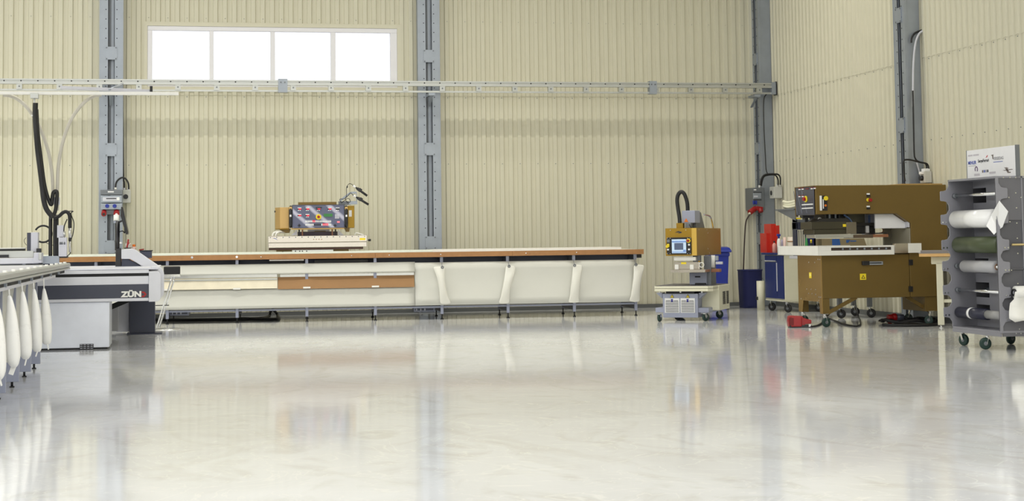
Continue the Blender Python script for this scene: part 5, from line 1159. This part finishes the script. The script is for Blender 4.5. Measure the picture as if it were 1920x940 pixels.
m = MB(); m.box(sx(1516), sx(1520), -.014, -.008, .01, .04, lab_w); m.build('rating_label', t)
def fcable(name, label, pts, r, mt=black):
    m = MB(); m.tube(spline([(*W0.z(x, y, r)[:2], r+dz) for x, y, dz in pts], 10), r, mt, 8); return tag(m.build(name), label, 'cable')
fcable('pedal_cable', 'black pedal cable curving over the floor under the gold press', [(1521, 613, 0), (1535, 609.5, 0), (1553, 598.5, 0), (1565, 601.5, 0), (1583, 608, 0), (1600, 611.5, 0), (1608, 611.5, 0), (1613.5, 608, 0), (1612.5, 600, 0.0), (1609, 596, .03), (1603, 600, .26), (1600, 601.5, .32)], .011)
m = MB(); rnd = random.Random(3)
hp = W0.z(1706, 606, 0); hx, hy = hp[0], hp[1]
pts = []
for k in range(92):
    a = k*.42; R_ = .30+.05*math.sin(k*.7)+rnd.uniform(-.02, .02); pts.append((hx+R_*1.15*math.cos(a)+.01*math.sin(k), hy+R_*.75*math.sin(a), .014+.004*(k//15)+.012*(k % 3)))
m.tube(spline(pts, 3), .013, black, 7); o = m.build('cable_pile'); tag(o, 'pile of coiled black cable on the floor by the wall column behind the gold press', 'cable')
fcable('supply_cable', 'black power cable lying flat in front of the coiled cable pile', [(1655, 609.5, 0), (1672, 610, 0), (1700, 610.3, 0), (1735, 609.8, 0), (1757, 608.5, 0)], .018)
p = W0.z(1672, 607, 0); f = Fr(p[0], p[1]); t = thing('power_plug', 'red industrial plug lying on the cables on the floor', 'plug', f)
q = f.rect(1664.5, 594.5, 1680, 607, 0); r = .045
m = MB(); m.cyl((q[0], 0, .075), (q[0]+.06, 0, .077), .042, red, 16); m.cyl((q[0]+.06, 0, .077), (q[1], 0, .08), .052, red, 16); m.build('plug_head', t, .005)
m = MB(); m.cyl((q[1], 0, .08), (q[1]+.10, .0, .075), .040, bgrey_d, 14); m.cyl((q[1]+.10, 0, .075), (q[1]+.2, 0, .04), .02, black, 10); m.build('plug_body', t)
m = MB(); m.bar((q[0]+.03, 0, 0), (q[0]+.03, 0, .035), .04, .03, red); m.build('plug_flap', t)
# ================================================================ TROLLEY behind the press
xs = (8.60, 9.34); ys = (21.6, 22.25)
f = Fr(8.6, 21.6); t = thing('trolley', 'grey trolley on black castors, seen under the gold press by the right wall', 'trolley', f)
for u in (.3, .74):
    for v in (.02, .58):
        m = MB(); m.box(u-.03, u+.03, v-.03, v+.03, .15, .82, steel_d); m.build('post', t, .004); castor(t, u, v, .15, .062, black, True, -.6)
m = MB(); m.box(-.18, .80, -.05, .64, .82, .86, lgrey); m.build('top', t, .004)
TZ = .86
f = Fr(8.62, 22.0); q = f.rect(1493, 405, 1529, 458, 0)
t = thing('parts_rack', 'dark blue parts rack with clamps behind the electrode of the gold press', 'rack', f, TZ)
w0_, w1_, hh = q[0], q[1], q[3]-TZ
zz_ = lambda py: f.v(1510, py, 0)[2]-TZ
ddb = mat('dusky_navy', (44, 48, 70), .5)
m = MB(); m.box(w0_, w0_+.02, 0, .15, 0, zz_(408), ddb); m.build('upright', t, .003)
m = MB(); m.box(w1_-.03, w1_, 0, .15, 0, zz_(406), ddb); m.build('upright', t, .003)
m = MB(); m.box(w0_, w1_, 0, .16, zz_(431), zz_(417), ddb); m.build('drawer_box', t, .004)
m = MB(); m.box(w0_-.005, w0_+.07, -.01, .14, zz_(411), zz_(408.5), yel); m.build('yellow_bar', t, .002)
m = MB(); m.box(w0_, w1_-.04, 0, .14, zz_(417), zz_(412), steel_d); m.build('tray', t, .003)
m = MB(); m.box(w0_+.10, w1_, .0, .12, zz_(409), zz_(402), blackp); m.build('clamp_bar', t, .01)
m = MB(); m.box(w0_+.13, w0_+.18, -.01, .1, zz_(423), zz_(408), blackp); m.build('clamp', t, .006)
m = MB(); m.bar((w0_-.04, 0, zz_(430)), (w0_+.02, 0, zz_(430.5)), .012, .008, steel_d); m.build('pin', t)
for k in range(5):
    x = w0_+.02+k*.03; m = MB(); m.cyl((x, .03, 0), (x, .03, zz_(432)), .006, steel_d, 6); m.build('hanging_tool', t)
m = MB(); m.box(w0_+.16, w1_, 0, .1, 0, zz_(430), nblue); m.build('back_panel', t, .003)
stand('glue_bottle', 'small bottle with green and white label behind the tray of the gold press', 'bottle', 1509.5, 444.5, 1515.5, 462, 21.75, [(.95, 0), (1, .1), (1, .6), (.6, .8), (.4, 1)], greenp, z=TZ)
stand('spray_can', 'small dark can with yellow cap behind the tray of the gold press', 'can', 1518, 449.5, 1524, 462, 21.75, [(.95, 0), (1, .1), (1, .75), (.7, .8)], blackp, cap=(yel, [(.6, .5, .8, 1)], 'cap'), z=TZ)
f = Fr(8.95, 22.02); q = f.rect(1541, 447.5, 1628, 459, 0)
t = thing('cardboard_box', 'low tan carton with blue print behind the electrode of the gold press', 'box', f, TZ)
hh = q[3]-TZ; m = MB(); m.prism([(q[0], 0), (q[1]+.02, 0), (q[1]-.06, hh), (q[0], hh)], 1, 0, .25, tan_m); m.build('carton', t, .004)
m = MB(); a = q[0]+.22*(q[1]-q[0]); m.prism([(a, .0), (a+.14, .0), (a+.11, hh-.005), (a, hh-.005)], 1, -.004, .0, mat('carton_blue', (52, 98, 170), .5)); m.build('blue_print', t)
m = MB(); m.prism([(a+.21, hh-.06), (a+.24, hh-.06), (a+.27, hh-.02), (a+.21, hh-.02)], 1, -.004, 0, MATS['carton_blue']); m.box(a+.27, a+.36, -.004, 0, hh-.045, hh-.03, MATS['carton_blue']); m.build('blue_print', t)
# ================================================================ SIDE TABLE between press and rack
f = Fr(9.0, 18.85, -25); t = thing('side_table', 'beige legged side table with wood edge between gold press and roll rack', 'table', f)
q = f.rect(1757, 496, 1769.5, 614, 0); lw = q[1]-q[0]
zt3 = f.v(1755, 475.5, -.12)[2]; ub = f.v(1723, 477, -.12)[0]
m = MB(); m.box(q[0], q[1], 0, lw, .035, .79, beige); m.build('leg', t, .006)
m = MB(); m.cyl(((q[0]+q[1])/2, lw/2, 0), ((q[0]+q[1])/2, lw/2, .04), .012, chrome, 10); m.cyl(((q[0]+q[1])/2, lw/2, 0), ((q[0]+q[1])/2, lw/2, .01), .03, chrome, 12); m.build('foot', t)
m = MB(); m.box(.36, .36+lw, 0, lw, .035, .79, beige); m.build('leg', t, .006)
m = MB(); m.cyl((.36+lw/2, lw/2, 0), (.36+lw/2, lw/2, .04), .012, chrome, 10); m.build('foot', t)
q3 = f.rect(1746, 484.5, 1790, 495.5, 0); m = MB(); m.box(q3[0], .42, 0, .36, q3[2], q3[3]+.02, beige); m.build('apron', t, .006)
m = MB(); m.box(ub, .43, -.12, .40, zt3-.038, zt3-.001, ply); m.build('tabletop_edge', t, .003)
m = MB(); m.box(ub-.003, .432, -.122, .402, zt3, zt3+.006, mat('warm_grey_top', (158, 152, 148), .35)); m.build('tabletop', t, .002)
q4 = f.rect(1769, 560, 1785, 566, .3); m = MB(); m.box(q[1], .38, .02, .05, q4[2], q4[3], beige); m.build('stretcher', t, .003)
f2 = Fr(f.x+ub, f.y); q = f2.rect(1724, 467.5, 1775, 474, 0)
o = None
t2 = thing('sheet_stack', 'low grey sheet stack lying on the wood edged side table', 'sheets', Fr(f.x, f.y, -25), zt3+.006)
m = MB(); m.box(ub+.02, .40, -.10, .38, 0, .03, mat('warm_grey_sheets', (140, 134, 132), .5)); m.build('sheets', t2, .003)
# ================================================================ ROLL RACK
Rf_ = Fr(7.72, 14.80)
rk = thing('roll_rack', 'tall grey steel rack on castors holding film rolls at the right edge', 'rack', Rf_)
RW, RZ0, RZ1 = 1.01, .175, 1.685; RD = .27; TH = .012
vA = RW
def rz(px, py, v=0.): return Rf_.v(px, py, v)[2]
# tab heights measured on the corner plate
tabs = [Rf_.u(1872, y, 0)[2] for y in (362, 409, 459.5, 501.5, 549, 593)]
def plate(name, v0, v1, sgn):
    """side plate with six hook tabs on its outer edge: sgn -1 tabs to the left, +1 tabs to the right"""
    e = [(RD, RZ0), (0, RZ0)] if sgn < 0 else [(-.0, RZ0), (.03, RZ0)]
    pts = []; tw = .092
    edge = 0 if sgn < 0 else .028
    pts.append((edge, RZ0))
    for z in sorted(tabs):
        for (du, dz) in ((.0, -.098), (.012, -.080), (.012+.012, -.060), (tw-.04, -.052), (tw-.008, -.05), (tw, -.042), (tw, .042), (tw-.008, .05), (tw-.04, .052), (.024, .060), (.012, .080), (0, .098)):
            pts.append((edge+sgn*du, z+dz))
    pts.append((edge, RZ1))
    pts += [(RD, RZ1), (RD, RZ0)] if sgn < 0 else [(0, RZ1), (0, RZ0)]
    m = MB(); m.prism(pts, 1, v0, v1, rack_m); return m.build(name, rk, .0015)
plate('rear_side_plate', vA-TH, vA, -1)
plate('corner_plate', -TH, 0, 1)
m = MB(); m.box(.006, RD, .014, .024, RZ0, RZ1, rack_shade); m.build('front_side_plate', rk, .0015)  # shaded tone stands in for the recess behind the tabs
for i, z in enumerate(tabs):
    for k in (-.018, .018):
        if i: m = MB(); m.cyl((-.058+k, vA-TH-.008, z-.028), (-.058+k, vA-TH, z-.028), .0085, chrome, 8); m.build('tab_bolt', rk)
        if i != 1 and i: m = MB(); m.cyl((.028+.058+k, -TH-.008, z-.028), (.028+.058+k, -TH, z-.028), .0085, chrome, 8); m.build('tab_bolt', rk)
# partition with slots behind the rolls
sv1 = Rf_.u(1820.5, 365, RD)[1]; sv0 = Rf_.u(1849, 365, RD)[1]
m = MB(); zs = sorted(tabs); slots = [(z-.075, z+.075) for z in zs]
segs = [(RZ0, slots[0][0])]+[(slots[i][1], slots[i+1][0]) for i in range(5)]+[(slots[5][1], RZ1)]
for a, b_ in segs: m.box(RD, RD+TH, 0, vA, a, b_, rack_m)
for a, b_ in slots:
    m.box(RD, RD+TH, 0, .03, a, b_, rack_m); m.box(RD, RD+TH, .14, sv0, a, b_, rack_m); m.box(RD, RD+TH, sv1, vA, a, b_, rack_m)
m.build('slotted_partition', rk)
m = MB(); m.box(0, RD+TH, 0, vA, RZ1-.02, RZ1, rack_m); m.build('top_panel', rk, .002)
m = MB(); m.box(0, 1.25, 0, vA, RZ0, RZ0+.02, rack_m); m.build('bottom_panel', rk, .002)
m = MB(); m.box(0, .02, 0, vA, RZ0-.035, RZ0, rack_m); m.build('bottom_edge', rk, .002)
m = MB(); m.box(RD+TH, 1.25, 0, vA, RZ1-.02, RZ1, rack_m); m.build('top_panel', rk, .002)
# front (right) face: cover panel, recessed back, base strip
FU = 1.25
zc_ = Rf_.v(1895, 413, 0)[2]
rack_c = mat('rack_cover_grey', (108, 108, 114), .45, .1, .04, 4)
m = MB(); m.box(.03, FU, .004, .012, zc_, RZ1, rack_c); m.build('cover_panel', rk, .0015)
m = MB(); m.box(RD, FU, .014, .024, RZ0, zc_+.05, rack_shade); m.build('recess_back', rk)
m = MB(); m.box(FU, FU+.012, 0, RW, RZ0, RZ1, rack_shade); m.build('end_panel', rk)
m = MB(); m.box(RD, FU, RW-.012, RW, RZ0, RZ1, rack_shade); m.build('rear_panel', rk)
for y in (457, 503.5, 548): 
    z = Rf_.v(1895, y, .1)[2]; m = MB(); m.box(.03, FU, .0, .014, z-.010, z, rack_shade); m.build('recess_ledge', rk)
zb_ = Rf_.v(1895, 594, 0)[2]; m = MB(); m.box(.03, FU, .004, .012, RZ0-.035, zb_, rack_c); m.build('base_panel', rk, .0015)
for x, y in ((1881, 333), (1893, 333), (1904, 333), (1919, 332.5), (1904, 362), (1891, 370.5), (1914, 370.5), (1905.5, 390), (1893, 416), (1906, 418.5), (1916, 416), (1907, 447), (1908, 475.5), (1896, 507), (1908, 532), (1911, 617.5), (1905, 625.5), (1914, 625.5)):
    vv = .004 if (y < 413 or y > 600) else .014
    c_ = Rf_.v(x, y, vv); m = MB(); m.cyl((c_[0], vv-.006, c_[2]), (c_[0], vv+.001, c_[2]), .007, chrome, 8); m.build('rivet', rk)
# rods and rolls in the open end
RU = .06
def rod(i, name='rod'):
    m = MB(); m.cyl((RU, .02, tabs[i]), (RU, vA-TH, tabs[i]), .017, chrome, 14); m.cyl((RU, vA-TH-.05, tabs[i]), (RU, vA-TH, tabs[i]), .026, steel_d, 12); return m.build(name, rk)
for i in (0, 1, 2, 3, 4, 5): rod(i)
m = MB(); m.cyl((.12, -.06, tabs[2]), (FU, -.06, tabs[2]), .012, mat('brass_rod', (190, 170, 120), .3, .9), 12); m.build('front_rod', rk)
m = MB(); m.cyl((.12, -.06, tabs[4]), (FU, -.06, tabs[4]), .016, chrome, 12); m.build('front_rod', rk)
def lyroll(name, label, i, v0, v1, r, mt, core=.03, ucore=cloth, extra=None):
    t = thing(name, label, 'roll', Fr(Rf_.x+RU, Rf_.y+v0), tabs[i]-r*.0)
    m = MB(); n = 32; L = v1-v0
    m.loft([[(rr*math.cos(6.28319*j/n), vv, rr*math.sin(6.28319*j/n)) for j in range(n)] for rr, vv in ((core+.004, 0), (r, 0), (r, L), (core+.004, L))], mt, False); m.build('film', t)
    m = MB(); m.loft([[(rr*math.cos(6.28319*j/n), vv, rr*math.sin(6.28319*j/n)) for j in range(n)] for rr, vv in ((core-.006, -.004), (core+.004, -.004), (core+.004, L+.004), (core-.006, L+.004), (core-.006, -.004))], ucore, False); m.build('core', t)
    return t
r1 = lyroll('film_roll', 'glossy white film roll with loose folded end, second from the rack top', 1, .14, vA-.06, .090, mat('glossy_white_film', (244, 244, 244), .18), .03)
# loose end: swings up and towards the viewer past the corner
FE = []
Z1 = tabs[1]
E = [(1852.5, 406), (1874.5, 376), (1890, 397), (1880, 428), (1865, 441), (1849.5, 425)]
for j, y_ in enumerate(range(1)): pass
m = MB(); R_ = Fr(Rf_.x+RU, Rf_.y+.14)
g_ = [R_.v(1859, 403.5, -.03), R_.v(1874, 376.5, -.26), R_.v(1890.5, 397, -.28), R_.v(1880, 426, -.17), R_.v(1872, 432, -.12), R_.v(1864, 440.5, -.1), R_.v(1849.5, 424, -.01)]
g_ = [Vector((p[0], p[1], p[2]-Z1)) for p in g_]
mid = [Vector((0, 0, 0))]
fold_a, fold_b = g_[0], g_[4]
i_ = m._m(MATS['glossy_white_film'])
bv = [m.bm.verts.new(p) for p in g_]
f_ = m.bm.faces.new((bv[0], bv[1], bv[2], bv[3], bv[4])); f_.material_index = i_
f_ = m.bm.faces.new((bv[0], bv[4], bv[5], bv[6])); f_.material_index = i_
o = m.build('loose_end', r1); s_ = o.modifiers.new('t', 'SOLIDIFY'); s_.thickness = .004
lyroll('film_roll', 'dark olive green film roll in the rack below the white one', 2, .05, vA-.09, .082, olive, .03, dark)
lyroll('film_roll', 'light grey film roll in the middle of the rack', 3, .13, vA-.20, .060, grey_roll, .028, mat('brown_core', (150, 120, 100), .6))
t = lyroll('film_roll', 'dark blue film roll with pale band at the rack bottom', 5, .36, vA-.05, .055, inkblue, .03, lab_w)
m = MB(); m.loft([[(rr*math.cos(6.28319*j/32), vv, rr*math.sin(6.28319*j/32)) for j in range(32)] for rr, vv in ((.05, .30), (.0565, .30), (.0565, .345), (.05, .345))], lab_w, False); m.build('paper_band', t)
lyroll('film_roll', 'small grey film roll at the rack bottom beside the dark blue one', 5, .03, .37, .043, mat('dull_grey_film', (150, 150, 150), .4), .026, dark)
# white roll on the front face
t = thing('film_roll', 'white film roll hanging on the front rod, cut off by the right picture edge', 'roll', Fr(Rf_.x+.135, Rf_.y-.06), tabs[4])
m = MB(); n = 28; m.loft([[(vv, rr*math.cos(6.28319*j/n), rr*math.sin(6.28319*j/n)) for j in range(n)] for rr, vv in ((.034, 0), (.062, 0), (.062, 1.0), (.034, 1.0))], white, False); m.build('film', t)
m = MB(); m.loft([[(vv, rr*math.cos(6.28319*j/n), rr*math.sin(6.28319*j/n)) for j in range(n)] for rr, vv in ((.024, -.02), (.036, -.02), (.036, 1.02), (.024, 1.02))], dark, False); m.build('core', t)
m = MB(); i_ = m._m(white); rows = []
for k in range(9):
    z = .02-.29*k/8; rows.append([m.bm.verts.new((uu, -.060+.035*math.sin(3.14*k/8)*(1 if uu < .2 else .8)+.02*(k/8), z+(.02*(uu/.6) if k > 5 else 0)*(k-5)/3-(.0 if uu > .02 else .01))) for uu in (-.05-.005*k if 2 < k < 8 else -.03, .05, .15, .3, .6, 1.0)])
for a_, b_ in zip(rows, rows[1:]):
    for j in range(5): f_ = m.bm.faces.new((a_[j], a_[j+1], b_[j+1], b_[j])); f_.material_index = i_; f_.smooth = True
o = m.build('hanging_end', t); s_ = o.modifiers.new('t', 'SOLIDIFY'); s_.thickness = .004
# pale rolls glimpsed through the slots
for i, lb in ((4, 'pale film roll behind the lower slot of the rack partition'), (5, 'pale film roll behind the lowest slot of the rack partition')):
    o = thing('film_roll', lb, 'roll', Fr(Rf_.x+RD+.13, Rf_.y+.10), tabs[i]); m = MB()
    m.loft([[(rr*math.cos(6.28319*j/n), vv, rr*math.sin(6.28319*j/n)) for j in range(n)] for rr, vv in ((.03, .0), (.062, .0), (.062, .40), (.03, .40))], beige if i == 4 else grey_roll, False); m.build('film', o)
    m = MB(); m.cyl((0, -.09, 0), (0, .9, 0), .02, steel, 12); m.build('rod', o)
# castors
for (x, y, an) in ((1783, 645.4, -1.2), (1851, 655.6, 3.0), (1870, 643, .4)):
    p = Rf_.z(x, y, 0); castor(rk, max(.03, p[0]), min(max(p[1], .04), RW-.05), RZ0-.035 if True else 0, .058, wgreen, True, an)
castor(rk, FU-.1, .06, RZ0, .058, wgreen, True, .4)
# sign on the rack top
S = Fr(7.93, 14.80)
qs = S.urect(1808.5, 278, 1904, 331, 0); s0, s1 = qs[0], qs[1]; sz1 = S.u(1808.5, 283.5, 0)[2]
t = thing('partner_sign', 'white sign board with company logos standing on top of the roll rack', 'sign', Fr(7.93, 14.80), RZ1)
hS = sz1-RZ1; s1 = min(s1, RW-.02); s0 = max(s0, -.06)
m = MB(); m.box(0, .035, s0, s1, 0, hS, mat('sign_white', (236, 236, 240), .35)); sg = m.build('sign_face', t, .002)
m = MB(); m.box(-.002, .037, s0-.022, s0, -.0, hS+.003, steel_d); m.build('sign_edge', t, .002)
m = MB(); m.box(-.002, .037, s1, s1+.012, -.0, hS+.003, steel_d); m.build('sign_edge', t, .002)
LS, LH = s1-s0, hS
def sgn(txt, fx, fz, size, m_, bold=0, sx_=1, name='sign_lettering'):
    return lettering(name, txt, size, m_, sg, (-.0012, s1-LS*fx, LH*fz), (math.radians(90), 0, math.radians(-90)), bold, sx_)
sgn('MEHLER', .112, .565, .046, ink_b, .0012, 1.05); sgn('SergeFerrari', .355, .60, .044, ink_d, .0008, 1.05); sgn('VERSEIDAG', .665, .625, .042, ink, .0005, .98)
def bar_(fx0, fx1, fz, h_, m_, name='sign_rule'):
    m = MB(); m.box(-.0012, .001, s1-LS*fx1, s1-LS*fx0, LH*fz-h_/2, LH*fz+h_/2, m_); m.build(name, sg)
bar_(.03, .19, .46, .004, ink); bar_(.56, .75, .515, .006, ink_b); bar_(.15, .27, .145, .022, mat('pale_ink', (196, 192, 200), .6)); bar_(.47, .60, .17, .02, MATS['pale_ink'])
for a, b_ in ((.03, .125), (.14, .26)): bar_(a, b_, .82, .016, MATS['pale_ink'])
def yz(fx, fz): return (s1-LS*fx, LH*fz)
m = MB(); m.prism([yz(.405, .68), yz(.425, .75), yz(.45, .78), yz(.44, .72)], 0, -.0012, .001, mat('sign_red', (190, 40, 60), .5)); m.build('sign_emblem', sg)
m = MB(); m.prism([yz(.515, .76), yz(.565, .775), yz(.56, .62), yz(.545, .62), yz(.54, .72)], 0, -.0012, .001, mat('taupe_ink', (110, 100, 96), .5)); m.build('sign_emblem', sg)
m = MB(); c_ = yz(.20, .33); m.ring((-.0005, c_[0], c_[1]), .026, .006, mat('plum_ink', (96, 70, 110), .5), 0, 20, 6, -.6, 3.9); m.build('sign_emblem', sg)
m = MB()
for k in range(4): m.prism([yz(.32+.035*k, .20), yz(.345+.035*k, .20), yz(.345+.035*k, .285), yz(.32+.035*k, .285)], 0, -.0012, .001, (MATS['taupe_ink'], ink_b, ink, ink_d)[k])
m.build('sign_emblem', sg)
m = MB()
for a in (((.77, .30), (.83, .30), (.87, .26), (.80, .265)), ((.74, .22), (.93, .235), (.95, .215), (.78, .20)), ((.83, .145), (.90, .15), (.90, .11), (.84, .115)), ((.80, .26), (.84, .26), (.87, .15), (.83, .15))): m.prism([yz(*p) for p in a], 0, -.0012, .001, MATS['taupe_ink'])
m.build('sign_emblem', sg)
